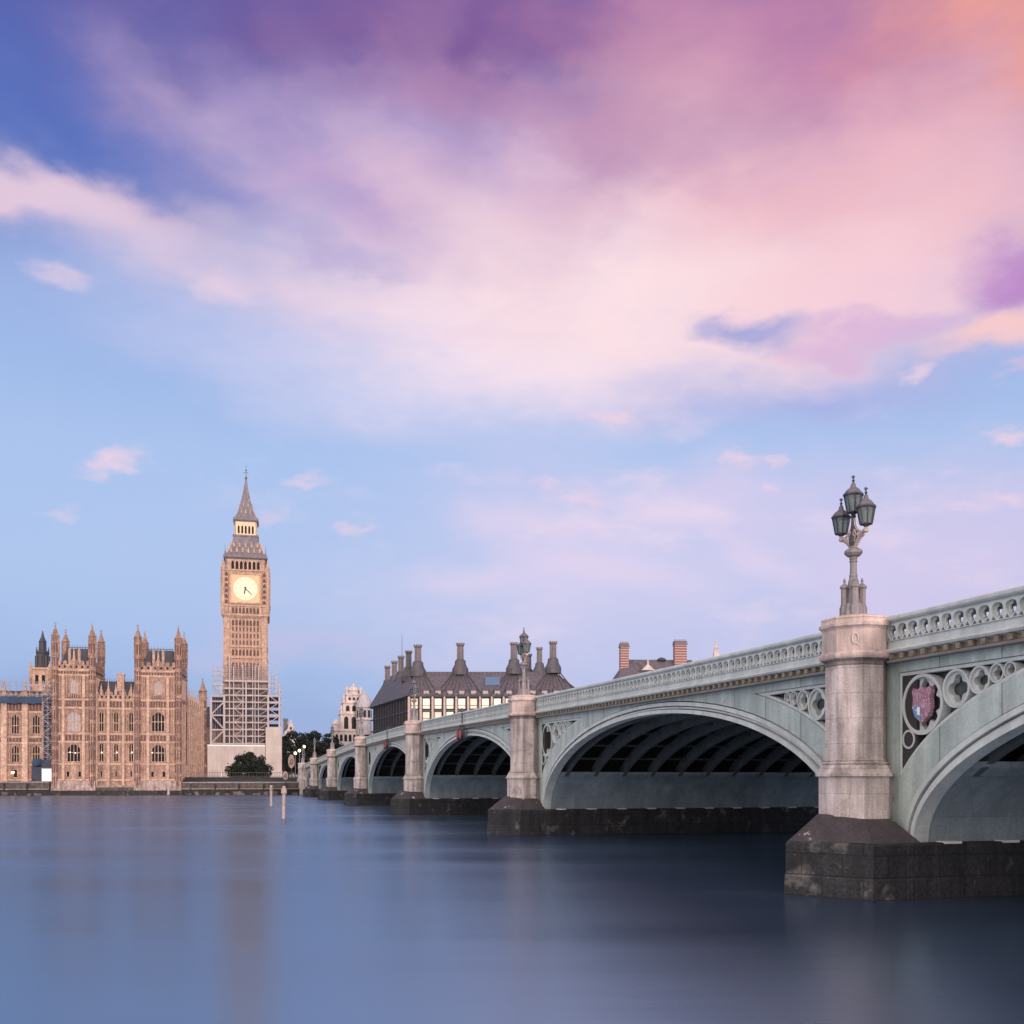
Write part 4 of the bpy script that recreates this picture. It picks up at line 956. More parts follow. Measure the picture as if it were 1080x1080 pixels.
xa, xb = PF.x(44, -.6), PF.x(56.3, -.6); MB().box(xa, xb, -.6, 1.2, 3.15, 5.95).build('cabin_body', M['white'], sh); MB().box(xa - .08, xb + .08, -.7, 1.3, 5.95, 6.08).build('roof', M['tube'], sh)

# ---- far ventilation tower behind the wing
vt = thing('ventilation_tower', 'slender dark iron lantern tower with spire behind the palace towers', 'tower', (at(45, 823, 330).x, 330, 0), R(10))
zz = lambda py: CAM_H + (HORIZON - py) / F * 330
MB().box(-2.9, 2.9, -2.9, 2.9, 4, zz(706)).box(-3.2, 3.2, -3.2, 3.2, zz(707), zz(705)).build('stone_stage', M['tower'], vt)
for sx in (-1, 1):
    for sy in (-1, 1): oct_turret(vt, sx * 2.8, sy * 2.8, .45, 30, zz(707), zz(698), 'tower')
ln = MB().lathe(0, 0, [(2.1, zz(706)), (1.9, zz(690)), (2.1, zz(689)), (2.0, zz(688)), (1.2, zz(686)), (1.1, zz(678)), (1.2, zz(677)), (.5, zz(672)), (.08, zz(665))], 8).build('lantern', M['slate'], vt)
lm = MB()
for k in range(8):
    a = k * pi / 4; lm.box(2.0 * math.cos(a) - .3, 2.0 * math.cos(a) + .3, 2.0 * math.sin(a) - .3, 2.0 * math.sin(a) + .3, zz(704), zz(692)); lm.tube((1.9 * math.cos(a), 1.9 * math.sin(a), zz(689)), (1.9 * math.cos(a), 1.9 * math.sin(a), zz(682)), .2, 5, .03)
lm.build('pinnacle_trim', M['ink'], ln)
for x in (-1.0, 1.0): MB().box(x - .5, x + .5, -2.95, -2.8, zz(722), zz(713)).build('belfry_opening', M['win'], vt)

# ------------------------------------------------------------------ clock tower
CT = Frame(259.5, 319, 13)
ct = thing('clock_tower', 'tall pink stone gothic clock tower with lit dial and iron spire, its foot in scaffolding', 'clock tower', CT.loc(4.0), CT.a)
SC = F / 319
def tz(py): return CAM_H + (HORIZON - py) / SC - 4.0
def sq(mb, h, z0, z1, h2=None):
    h2 = h if h2 is None else h2
    return mb.add([(-h, -h, z0), (h, -h, z0), (h, h, z0), (-h, h, z0), (-h2, -h2, z1), (h2, -h2, z1), (h2, h2, z1), (-h2, h2, z1)], [(3, 2, 1, 0), (4, 5, 6, 7), (0, 1, 5, 4), (1, 2, 6, 5), (2, 3, 7, 6), (3, 0, 4, 7)])
H1 = 6.2
sh = sq(MB(), H1, 0, tz(655)).build('shaft', M['tower'], ct)
def four(build_):
    """run a builder for each of the four sides with a mapping fn(x, depth, z) for a face at half width h"""
    for q in range(4):
        ca, sa = math.cos(q * pi / 2), math.sin(q * pi / 2)
        build_(q, lambda h: (lambda x, d, z: (x * ca - (-h + d) * sa, x * sa + (-h + d) * ca, z)))
rb = MB(); sk = MB(); stg = MB()
def shaft_side(q, mk):
    fn = mk(H1)
    for k in range(9):
        x = -4.2 + k * 1.05; w_ = .13 if k % 2 else .2
        rb.plate([(x - w_, 1), (x + w_, 1), (x + w_, tz(657)), (x - w_, tz(657))], [], -.28, .02, fn)
    for x in (-5.5, 5.5):
        rb.plate([(x - .75, .5), (x + .75, .5), (x + .75, tz(655)), (x - .75, tz(655))], [], -.4, .02, fn)
    for py in (685.5, 697, 720, 745, 770, 795):
        rb.plate([(-6.3, tz(py)), (6.3, tz(py)), (6.3, tz(py) + .45), (-6.3, tz(py) + .45)], [], -.46, .02, fn)
    for k in range(8):
        x = -3.67 + k * 1.05
        sk.plate(arched(x - .33, x + .33, tz(663), tz(657), .8), [], -.06, .01, fn)
        sk.plate(arched(x - .30, x + .30, tz(694), tz(687.5), .8), [], -.06, .01, fn)
        for j, py in enumerate((683, 676, 669)): sk.plate([(x - .2, tz(py)), (x + .2, tz(py)), (x + .2, tz(py) + 1.4), (x - .2, tz(py) + 1.4)], [], -.03, .01, fn)
        for py in (716, 738, 762): sk.plate(arched(x - .3, x + .3, tz(py), tz(py) + 4.4, .8), [], -.06, .01, fn)
four(lambda q, mk: (shaft_side(q, mk), [sk.plate([(x, tz(796)), (x + .09, tz(796)), (x + .09, tz(657)), (x, tz(657))], [], -.03, .01, mk(H1)) for x in [-4.24 + k * 1.05 for k in range(9)]]))
rb.build('shaft_ribs', M['palace_pale'], sh); sk.build('shaft_panel_pattern', M['ink_stone'], sh)
# corbel table and clock stage
H2 = 6.95
cs = MB(); sq(cs, 6.3, tz(655.5), tz(653), 6.9); sq(cs, 6.95, tz(653), tz(651.8)); sq(cs, H2, tz(651.8), tz(606)); sq(cs, H2 + .25, tz(643.6), tz(642.6)); sq(cs, H2 + .3, tz(607), tz(605.6))
stage = cs.build('clock_stage', M['tower'], ct)
pn = MB(); fr = MB(); gd = MB()
DZ = tz(625); DR = 3.62
def clock_side(q, mk):
    fn = mk(H2)
    for k in range(8):
        x = -3.67 + k * 1.05; pn.plate(arched(x - .36, x + .36, tz(650.5), tz(644.5), .6), [], -.05, .01, fn)
    for sx in (-1, 1):
        for j in range(6):
            z = tz(641 - j * 5.7); pn.plate(arched(sx * 5.6 - .42, sx * 5.6 + .42, z, z + 1.25, .6), [], -.05, .01, fn)
    for k in range(7):
        x = -3.6 + k * 1.2; pn.plate([(x - .35, tz(611.5)), (x + .35, tz(611.5)), (x + .35, tz(608.5)), (x - .35, tz(608.5))], [], -.04, .01, fn)
    a = 4.25; gd.plate([(-a, DZ - a), (a, DZ - a), (a, DZ + a), (-a, DZ + a)], [circle((0, DZ), DR + .12, 48)], -.14, .02, fn)
    fr.plate([(-a - .45, DZ - a - .45), (a + .45, DZ - a - .45), (a + .45, DZ + a + .45), (-a - .45, DZ + a + .45)], [[(-a, DZ - a), (a, DZ - a), (a, DZ + a), (-a, DZ + a)]], -.42, .02, fn)
    for sx in (-1, 1):
        fr.plate([(sx * 6.3 - .75, tz(652)), (sx * 6.3 + .75, tz(652)), (sx * 6.3 + .75, tz(606)), (sx * 6.3 - .75, tz(606))], [], -.3, .02, fn) if False else None
    d = MB().plate(circle((0, DZ), DR, 48), [], -.06, .01, fn).build('clock_dial', M['dial'], ct)
    ik = MB()
    ik.plate(circle((0, DZ), DR + .14, 48), [circle((0, DZ), DR - .02, 48)], -.17, 0, fn); ik.plate(circle((0, DZ), DR * .72, 40), [circle((0, DZ), DR * .72 - .06, 40)], -.09, 0, fn)
    for h in range(12):
        a = h * pi / 6; r0, r1 = DR * .76, DR * .93; p = [(r0, -.07), (r1, -.1), (r1, .1), (r0, .07)]
        ik.plate([(math.sin(a) * r + math.cos(a) * t, DZ + math.cos(a) * r - math.sin(a) * t) for r, t in p], [], -.09, 0, fn)
    ik.build('dial_ring', M['gold'], d)
    hd = MB()
    for ang_, ln_, w_ in ((R(192), 2.0, .22), (R(134), 3.1, .13)):
        u = Vector((math.sin(ang_), math.cos(ang_))); v_ = Vector((u.y, -u.x))
        hd.plate([tuple(Vector((0, DZ)) + u * a + v_ * b) for a, b in ((-.5, -w_), (-.5, w_), (ln_ * .7, w_ * .8), (ln_, 0), (ln_ * .7, -w_ * .8))], [], -.14 - (.03 if w_ < .2 else 0), -.11, fn)
    hd.build('clock_hands', M['ink'], d)
four(lambda q, mk: (clock_side(q, mk), [pn.plate([(sx * 4.95 - .05, tz(650)), (sx * 4.95 + .05, tz(650)), (sx * 4.95 + .05, tz(608)), (sx * 4.95 - .05, tz(608))], [], -.03, .01, mk(H2)) for sx in (-1, 1)], [pn.plate([(-5.9, z), (5.9, z), (5.9, z + .08), (-5.9, z + .08)], [], -.03, .01, mk(H2)) for z in (tz(650.8), tz(612))]))
pn.build('stage_panel_pattern', M['ink_stone'], stage); fr.build('dial_surround', M['palace_pale'], stage); gd.build('dial_spandrels', M['gold'], stage)
for sx in (-1, 1):
    for sy in (-1, 1):
        MB().lathe(sx * 6.55, sy * 6.55, [(.7, tz(653)), (.7, tz(606)), (.85, tz(605)), (.85, tz(603.5)), (.5, tz(603)), (.42, tz(600)), (.08, tz(594.5))], 8).build('corner_pier', M['tower'], ct)
# belfry
H3 = 5.95
bf = MB(); sq(bf, H3 - .6, tz(606), tz(592)); belf = bf.build('belfry', M['win'], ct)
bc = MB(); cn = MB()
def belfry_side(q, mk):
    fn = mk(H3)
    bc.plate([(-H3, tz(606)), (H3, tz(606)), (H3, tz(594)), (-H3, tz(594))], [arched(-3.78 + k * 1.26 - .42, -3.78 + k * 1.26 + .42, tz(604.5), tz(596), .8) for k in range(7)], 0, .5, fn)
four(belfry_side)
bc.build('belfry_arcade', M['tower'], belf)
sq(cn, H3 + .2, tz(594), tz(592.5), H3 + .6); sq(cn, H3 + .6, tz(592.5), tz(590.5)); cn.build('belfry_cornice', M['iron_tower'] if 'iron_tower' in M else M['iron_roof'], ct)
# iron roofs
lr = MB(); prof = [(H3 + .55, 590.5), (5.3, 587), (4.6, 582), (3.95, 575), (3.62, 568)]
for (a, p), (b, q) in zip(prof[:-1], prof[1:]): sq(lr, a, tz(p), tz(q), b)
lower = lr.build('lower_roof', M['iron_roof'], ct)
dm = MB()
def dormers(q, mk):
    for row, (h, py, nk) in enumerate(((5.15, 586, 6), (4.45, 580, 5))):
        fn = mk(h)
        for k in range(nk):
            x = (-h + .9) + (2 * h - 1.8) * k / (nk - 1); dm.plate([(x - .3, tz(py) - .2), (x + .3, tz(py) - .2), (x + .3, tz(py) + .7), (x, tz(py) + 1.4), (x - .3, tz(py) + .7)], [], -.3, .8, fn)
four(dormers); dm.build('dormer_trim', M['palace_pale'], lower)
la = MB(); sq(la, 3.0, tz(568), tz(552)); lant = la.build('lantern_stage', M['win'], ct)
lo = MB(); gdl = MB()
def lant_side(q, mk):
    fn = mk(3.35)
    lo.plate([(-3.35, tz(567)), (3.35, tz(567)), (3.35, tz(553)), (-3.35, tz(553))], [arched(-2.1 + k * 1.05 - .30, -2.1 + k * 1.05 + .30, tz(565.5), tz(557), .8) for k in range(5)], 0, .45, fn)
four(lant_side); lo.build('lantern_arcade', M['lantern_gold'], lant)
sq(gdl, 3.85, tz(568.6), tz(567)); sq(gdl, 3.5, tz(553), tz(551.5), 3.8); sq(gdl, 3.8, tz(551.5), tz(549)); sq(gdl, 3.4, tz(549), tz(546.5), 3.0); gdl.build('lantern_cornice', M['iron_roof'], lant)
sp = MB(); prof = [(2.95, 547), (2.2, 540), (1.55, 531), (1.0, 522), (.5, 512), (.16, 505)]
for (a, p), (b, q) in zip(prof[:-1], prof[1:]): sq(sp, a, tz(p), tz(q), b)
spire = sp.build('spire', M['iron_roof'], ct)
d2 = MB()
def sp_d(q, mk):
    for h, py, nk in ((2.5, 543, 3), (1.85, 535.5, 2)):
        fn = mk(h)
        for k in range(nk):
            x = (k - (nk - 1) / 2) * 1.3; d2.plate([(x - .2, tz(py) - .2), (x + .2, tz(py) - .2), (x + .2, tz(py) + .5), (x, tz(py) + 1.0), (x - .2, tz(py) + .5)], [], -.2, .6, fn)
four(sp_d); d2.build('spire_dormer_trim', M['palace_pale'], spire)
fi = MB().lathe(0, 0, [(.16, tz(506)), (.42, tz(504.5)), (.42, tz(503.5)), (.12, tz(502)), (.1, tz(497)), (.3, tz(496)), (.1, tz(495)), (.05, tz(490))], 8)
fi.box(-.7, .7, -.06, .06, tz(499), tz(498.3)); fi.build('finial', M['iron_roof'], spire)
for sx in (-1, 1):
    for sy in (-1, 1): MB().lathe(sx * 6.0, sy * 6.0, [(.28, tz(592)), (.28, tz(588)), (.1, tz(586)), (.04, tz(579))], 6).build('roof_pinnacle', M['iron_roof'], lower)

# scaffold round the foot
sf = thing('scaffold', 'white steel scaffold frame wrapped round the clock tower shaft', 'scaffold', CT.loc(4.0), CT.a)
FY = -9.0                                    # plane of the front frame
def X(px): return CT.x(px, FY)
def ZS(py): return CT.z(py, 0, FY) - 4.0
def post(px, py0, py1, w_=.42, m='steel', y=FY):
    x = CT.x(px, y); return MB().box(x - w_ / 2, x + w_ / 2, y - w_ / 2, y + w_ / 2, CT.z(py0, x, y) - 4, CT.z(py1, x, y) - 4).build('post', M[m], sf)
for px, a, b, w_ in ((222.5, 790, 734, .6), (236.5, 790, 733, .6), (242, 790, 690, .3), (246.3, 790, 703, .3), (256.2, 790, 701, .3), (259.5, 790, 718, .45), (266.5, 790, 702, .25), (269, 790, 702, .25), (272.5, 790, 702, .25), (282.8, 770, 733, .55), (294.6, 770, 721, .5), (227.6, 733, 703, .2), (233, 733, 723, .5), (291.5, 735, 706, .25), (284, 733, 711, .3)):
    post(px, a, b, w_)
for px, a, b in ((222.5, 790, 734), (236.5, 790, 733), (282.8, 790, 733), (294.6, 790, 721)):      # rear frame
    xf = X(px); MB().box(xf - .25, xf + .25, 7.6, 8.1, 0, ZS(b)).build('post', M['steel'], sf)
def ledger(mb, pxa, pxb, py, w_=.28, y=FY, dy=0):
    xa_, xb_ = CT.x(pxa, y), CT.x(pxb, y); z = ZS(py); mb.box(xa_, xb_, y - w_ / 2 - .06, y + w_ / 2 - .06, z - w_ / 2, z + w_ / 2)
lg = MB()
for py, w_ in ((718.4, .55), (726.3, .35), (733.5, .4), (740.5, .35), (747.6, .35), (755, .3), (762, .35), (769.5, .35), (776.5, .3), (784.5, .4)):
    ledger(lg, 236.5, 283, py, w_)
for py in (734.5, 740.2, 754.8, 770, 784.5): ledger(lg, 222, 237, py, .42)
for py in (722.5, 733.6, 740.5, 754.5, 768): ledger(lg, 282.5, 295, py, .4)
ledger(lg, 224, 236, 722.5, .5); ledger(lg, 225, 236, 711, .2); ledger(lg, 225, 236, 706, .2); ledger(lg, 283, 292, 711, .3); ledger(lg, 283, 292, 718, .35)
lg.build('ledger_frame', M['steel'], sf)
bd = MB()
def diag(pxa, pya, pxb, pyb, r=.15): bd.tube((X(pxa), FY - .1, ZS(pya)), (X(pxb), FY - .1, ZS(pyb)), r, 5)
diag(223, 754, 236, 741, .24); diag(223, 755, 236, 769, .24); diag(223, 784, 236, 771, .24)
for k, py in enumerate((726.3, 733.5, 740.5, 747.6, 755, 762, 769.5, 776.5)):
    d_ = 7.2
    diag(247, py + (0 if k % 2 else d_), 256, py + (d_ if k % 2 else 0), .12); diag(259.5, py + d_, 266, py + d_ - 1, .1) ; diag(272.5, py + d_, 282, py + 1, .09)
    diag(284, py + (0 if k % 2 else d_), 294, py + (d_ if k % 2 else 0), .13) if py < 762 else None
diag(233, 733, 225, 723, .2); diag(227.6, 703, 236, 718, .1); diag(227.6, 718, 236, 706, .1); bd.build('bracing_frame', M['steel'], sf)
tubes = MB()
for k in range(44):
    px = 238.2 + k * 1.02; tubes.tube((CT.x(px, FY + 1.2), FY + 1.2, 6), (CT.x(px, FY + 1.2), FY + 1.2, ZS(700 + (k * 7 % 5))), .05, 4)
for py in np.arange(701, 786, 2.4): tubes.tube((X(237), FY + 1.15, ZS(py)), (X(283), FY + 1.15, ZS(py)), .05, 4)
for k in range(5):
    px = 224 + k * 2.6; tubes.tube((X(px), FY + 2.5, 6), (X(px), FY + 2.5, ZS(702 if k < 2 else 712)), .06, 4); px = 284 + k * 2.4; tubes.tube((X(px), FY + 2.5, 6), (X(px), FY + 2.5, ZS(705 + 2 * k)), .06, 4)
for py in np.arange(703, 734, 5): tubes.tube((X(224), FY + 2.5, ZS(py)), (X(237), FY + 2.5, ZS(py)), .07, 4); tubes.tube((X(283), FY + 2.5, ZS(py + 2)), (X(294), FY + 2.5, ZS(py + 2)), .07, 4)
tubes.build('tube_frame', M['tube'], sf)
for py in (718.4, 726.3, 733.5, 740.5, 747.6, 755, 762, 769.5, 776.5):
    z = ZS(py) - .3; dk = MB().box(X(236.5), X(283), FY + .2, -6.8, z - .08, z)
    if py > 730: dk.box(X(283), X(296) - .3, FY + .2, 7.6, z - .08, z)
    dk.build('deck', M['board'], sf)
    if py > 725: [MB().box(X(a), X(b), FY + .6, FY + .66, z - 1.75, z - .35).build('debris_net', M['net2'], sf) for a, b in ((260.5, 281.5), (237.5, 246))]
MB().box(X(260), X(281.5), FY + .25, FY + .33, ZS(757.5), ZS(748.2)).build('dark_screen', M['net'], sf)
MB().box(X(222.8), X(236), FY + 2.8, FY + 2.9, ZS(770), ZS(735)).build('dark_screen', M['net'], sf)
sr = MB()
for k in range(9):
    y = FY + 1.5 + k * 1.9; sr.box(X(296) - .3, X(296) + .0, y - .1, y + .1, 0, ZS(723 + k * 1.0))
for py in range(728, 800, 7): sr.box(X(296) - .35, X(296) + .05, FY, 8, ZS(py) - .1, ZS(py) + .1)
sr.build('side_frame', M['steel'], sf)
ho = thing('site_hoarding', 'tall cream hoarding panels enclosing the foot of the clock tower', 'hoarding', CT.loc(4.0), CT.a)
HY = FY - 1.0
def hx(px, y=HY): return CT.x(px, y)
MB().box(hx(218.8), hx(279.8), HY, HY + .25, 0, CT.z(786, 0, HY) - 4).build('low_panel', M['hoard'], ho)
MB().box(hx(280.2), hx(297.3), HY - .8, 7.0, 0, CT.z(767, 0, HY) - 4).build('tall_box', M['hoard'], ho)
MB().box(hx(218.8), hx(279.8), HY - .08, HY - .003, CT.z(787.2, 0, HY) - 4, CT.z(785.6, 0, HY) - 4).build('top_rail', M['white'], ho)
MB().box(hx(218.8), hx(219.2), HY + .26, 7.0, 0, CT.z(786, 0, HY) - 4).build('side_panel', M['hoard'], ho)

# ------------------------------------------------------------------ embankment wall, bush, marks on the bank
def wall_run(name, pts, z1, label, m='wallstone'):
    t = thing(name, label, 'wall')
    mb = MB(); cp = MB(); wd = MB(); rk = MB()
    for (a, b) in zip(pts[:-1], pts[1:]):
        a = Vector(a); b = Vector(b); d = (b - a).normalized(); nn = Vector((-d.y, d.x))
        def seg(mb_, off0, off1, z0_, z1_):
            q = [a + nn * off0, b + nn * off0, b + nn * off1, a + nn * off1]; mb_.add([(p.x, p.y, z0_) for p in q] + [(p.x, p.y, z1_) for p in q], [(3, 2, 1, 0), (4, 5, 6, 7), (0, 1, 5, 4), (1, 2, 6, 5), (2, 3, 7, 6), (3, 0, 4, 7)])
        seg(mb, 0, 1.0, 1.35, z1); seg(cp, -.12, 1.1, z1, z1 + .22)
        seg(wd, -.14, 1.0, -1.5, 1.36); seg(cp, -.34, .0, 1.30, 1.46)
        for k in range(int((b - a).length / 5.3)):
            c = a + d * (2 + k * 5.3 + random.random()); wd.box(c.x - .16, c.x + .16, c.y - .38, c.y + .1, -1.4, z1 - .3)
        for k in range(int((b - a).length / 2.2)):
            c = a + d * (k * 2.2 + random.random() * 1.5) - nn * random.uniform(.3, 1.1); h = random.uniform(.35, 1.0); wq = random.uniform(.6, 1.5)
            rk.hull([(c.x + random.uniform(-wq, wq), c.y + random.uniform(-.5, .5), random.choice((-.3, h * random.uniform(.5, 1)))) for _ in range(9)])
    mb.build('wall_face', M[m], t); cp.build('coping', M['coping'], t); wd.build('tide_band', M['weed'], t)
    if rk.v: rk.build('foreshore_stone_edging', M['foreshore'], t)
    return t
c10, s10 = math.cos(PF.a), math.sin(PF.a)
def pf(x, y): return (PF.o.x + x * c10 - y * s10, PF.o.y + x * s10 + y * c10)
wall_run('embankment_wall', [pf(.7, -.9), (-48.5, 240.3)], 2.75, 'weedy stone river wall between the palace corner and the bridge end')
wall_run('embankment_wall', [pf(-130, -1.4), pf(TW[0][0] - .7, -1.4)], 2.85, 'stone river wall below the palace wing at the left edge')
wall_run('embankment_wall', [(-22, 250.5), (60, 273.2), (220, 316)], 3.0, 'shaded embankment wall seen under the bridge arches')
# lawn fence strip
fe = thing('railing', 'low dark railing on the lawn behind the river wall', 'railing')
mb = MB(); a, b = Vector(pf(2, 5)), Vector(pf(30, 5)); d = (b - a)
for k in range(48):
    p = a + d * k / 47; mb.tube((p.x, p.y, 3.7), (p.x, p.y, 5.3), .04, 4)
for z in (4.3, 5.2): mb.tube((a.x, a.y, z), (b.x, b.y, z), .05, 4)
mb.build('bar_frame', M['dark_metal'], fe)

def leaf_cloud(n, clumps, size, seed=1):
    rng = np.random.default_rng(seed); vs_ = []; fs_ = []
    cl = np.array([c[:3] for c in clumps]); rad = np.array([c[3] for c in clumps]); wts = rad ** 2; wts = wts / wts.sum()
    idx = rng.choice(len(clumps), n, p=wts); u = rng.normal(size=(n, 3)); u /= np.linalg.norm(u, axis=1)[:, None]
    r = rad[idx] * (rng.uniform(.5, 1.05, n) ** .8 + (rng.random(n) < .12) * rng.uniform(0, .5, n)); c = cl[idx] + u * r[:, None] * np.array([1, 1, .82])
    a = rng.normal(size=(n, 3)); a += u * .4; a /= np.linalg.norm(a, axis=1)[:, None]; b = np.cross(a, rng.normal(size=(n, 3))); b /= np.linalg.norm(b, axis=1)[:, None]
    s = size * rng.uniform(.6, 1.3, n)
    for i in range(n):
        A_, B_, C_ = a[i] * s[i], b[i] * s[i] * .6, c[i]; o = len(vs_)
        vs_ += [tuple(C_ - A_), tuple(C_ + B_), tuple(C_ + A_), tuple(C_ - B_)]; fs_.append((o, o + 1, o + 2, o + 3))
    return vs_, fs_
def tree(name, label, cat, loc, w_, h, trunk, n, size, m, seed, group=None):
    t = thing(name, label, cat, loc, 0, group); rng = random.Random(seed); cl = []
    for k in range(26):
        a = rng.uniform(0, 2 * pi); q = rng.random() ** .5; zf = rng.uniform(0, 1); env = math.sqrt(max(.05, 1 - (zf * 2 - .75) ** 2 / 1.7))
        cl.append((w_ / 2 * q * env * math.cos(a) * .85, w_ / 2 * q * env * math.sin(a) * .85, trunk + (h - trunk) * (.12 + .74 * zf), w_ * rng.uniform(.10, .19)))
    MBt = MB().tube((0, 0, -.2), (0, 0, trunk + (h - trunk) * .4), w_ * .03, 8, w_ * .012)
    for c in cl[:9]: MBt.tube((0, 0, trunk * .7 + .3), c[:3], w_ * .012, 5, w_ * .004)
    MBt.build('trunk', M['bark'], t)
    v, f_ = leaf_cloud(n, cl, size, seed); MB().add(v, f_).build('crown', M[m], t, fix=False)
    return t
def dome_bush(loc, w_, h, n, size, m, seed):
    t = thing('round_bush', 'dark rounded evergreen bush in front of the cream hoarding', 'bush', loc); rng = random.Random(seed); cl = []
    for k in range(90):
        a = rng.uniform(0, 2 * pi); q = rng.random() ** .5; rr = w_ / 2 * q * .88; zmax = h * .88 * (max(0, 1 - (q * .95) ** 2.4)) ** .5; cl.append((rr * math.cos(a), rr * math.sin(a) * .8, .5 + zmax * rng.uniform(.0, .95), w_ * rng.uniform(.06, .115)))
    s_ = MB()
    for c in cl[:10]: s_.tube((0, 0, -.3), c[:3], .13, 5, .03)
    s_.build('trunk', M['bark'], t)
    v, f_ = leaf_cloud(n, cl, size, seed); MB().add(v, f_).build('crown', M[m], t, fix=False); return t
p = at(262, 823, 258); dome_bush((p.x, 258, 3.5), 11.4, 7.6, 16000, .22, 'leaf', 3)
trees = [(299.5, 330, 6, 15, 'narrow dark tree tight against the side of the hoarding'), (304, 345, 10, 17, 'dark tree nearest the hoarding, behind the pale roundel'), (316, 352, 12, 16.5, 'dark broad tree behind the three glowing street lamps'), (328, 362, 12, 18, 'tallest dark tree behind the farthest bridge lamp'),
         (339, 372, 11, 14.5, 'dark tree behind the lamp on the sixth pier'), (347, 385, 13, 18, 'dark tree left of the white stepped tower'), (355, 398, 11, 15, 'dark tree at the foot of the white stepped tower')]
for i, (px, Y, w_, h, lb) in enumerate(trees):
    p = at(px, 823, Y); tree('tree', lb, 'tree', (p.x, Y, 4), w_, h, .8, 4600, .40, 'leaf2', 11 + i, 'trees beyond the west end of the bridge')
# posts standing in the river
def river_post(px, Y, ztop, r, label, lean=0):
    t = thing('mooring_post', label, 'post', (at(px, 823, Y).x, Y, 0), 0, 'posts standing in the river'); t.rotation_euler = (0, R(lean), 0)
    MB().lathe(0, 0, [(r, -2), (r, ztop - .1), (r * .9, ztop)], 10).build('shaft', M['post'], t)
    MB().lathe(0, 0, [(r * 1.12, ztop - .75), (r * 1.2, ztop - .7), (r * 1.2, ztop - .35), (r * 1.12, ztop - .3)], 10).build('band', M['coping'], t); return t
river_post(286, 134, 2.72, .17, 'shorter pale post standing in the river in front of the hoarding')
tp = river_post(299, 90, 2.85, .15, 'taller pale post in the river with a small box on top', 1)
MB().box(-.2, .22, -.2, .2, 2.2, 2.62).build('top_box', M['post'], tp)
bu = thing('marker_buoy', 'small yellowish marker post by the palace plinth', 'marker', (*pf(-1.9, -3.2), 0)); MB().lathe(0, 0, [(.35, -.5), (.42, .1), (.3, .4), (.22, 1.5), (.3, 1.7), (.12, 1.95)], 10).build('float', M['post'], bu); MB().lathe(0, 0, [(.45, -.6), (.5, .0), (.45, .16)], 10).build('collar', M['dark_metal'], bu)
# pale round boards by the bridge end
def roundel(px, py, Y, w_, h, label, rz, ground):
    c = at(px, py, Y); t = thing('round_board', label, 'sign', (c.x, Y, ground), rz); zc = c.z - ground
    MB().plate(circle((0, zc), w_, 24, h / w_), [], -.06, .06, ID).build('board', M['plinth'], t)
    MB().plate(circle((w_ * .1, zc - .1), w_ * .5, 20, h / w_ * .8), [circle((w_ * .1, zc - .05), w_ * .3, 16, h / w_ * .7)], -.09, -.062, ID).build('ring_mark', M['ink_stone'], t)
    MB().tube((0, .1, -.3), (0, .1, zc), .08, 6).build('post', M['dark_metal'], t); return t
roundel(301, 818, 238, .62, 1.0, 'pale oval board with dark ring on the river wall by the bridge end', 0, 2.6)
roundel(307.3, 803, 262, .95, 1.75, 'larger pale oval board standing in front of the dark trees', R(-20), 4.0)
wp = thing('bollard', 'small white post on the lawn left of the round bush', 'bollard', (at(233.5, 823, 252).x, 252, 4.0)); MB().lathe(0, 0, [(.2, -.4), (.2, .9), (.26, 1.0), (.2, 1.1), (.05, 1.25)], 8).build('column', M['white'], wp); MB().lathe(0, 0, [(.32, -.4), (.32, .1), (.22, .15)], 8).build('foot', M['coping'], wp)
# lit street lamps on the approach
sl0 = None
for px, py, Y, lb in ((311.5, 794.5, 300, 'lit globe street lamp on the approach road, lowest of the three'), (315.8, 791.7, 306, 'lit globe street lamp on the approach road, middle of the three'), (320.8, 787.5, 312, 'lit globe street lamp on the approach road, highest of the three')):
    c = at(px, py, Y)
    t = thing('road_lamp', lb, 'street lamp', (c.x, Y, c.z), 0, 'lit globe lamps on the approach road')
    MB().lathe(0, 0, [(.1, -.38), (.3, -.3), (.42, 0), (.3, .3), (.06, .42)], 12).build('globe', M['warm'], t)
    MB().lathe(0, 0, [(.22, 4.0 - c.z), (.2, 5.0 - c.z), (.09, 5.2 - c.z), (.07, -.5), (.16, -.42), (.12, -.36)], 8).build('pole', M['lamp_iron'], t)
    MB().lathe(0, 0, [(.12, .38), (.05, .5), (.02, .8)], 6).build('cap', M['lamp_iron'], t)

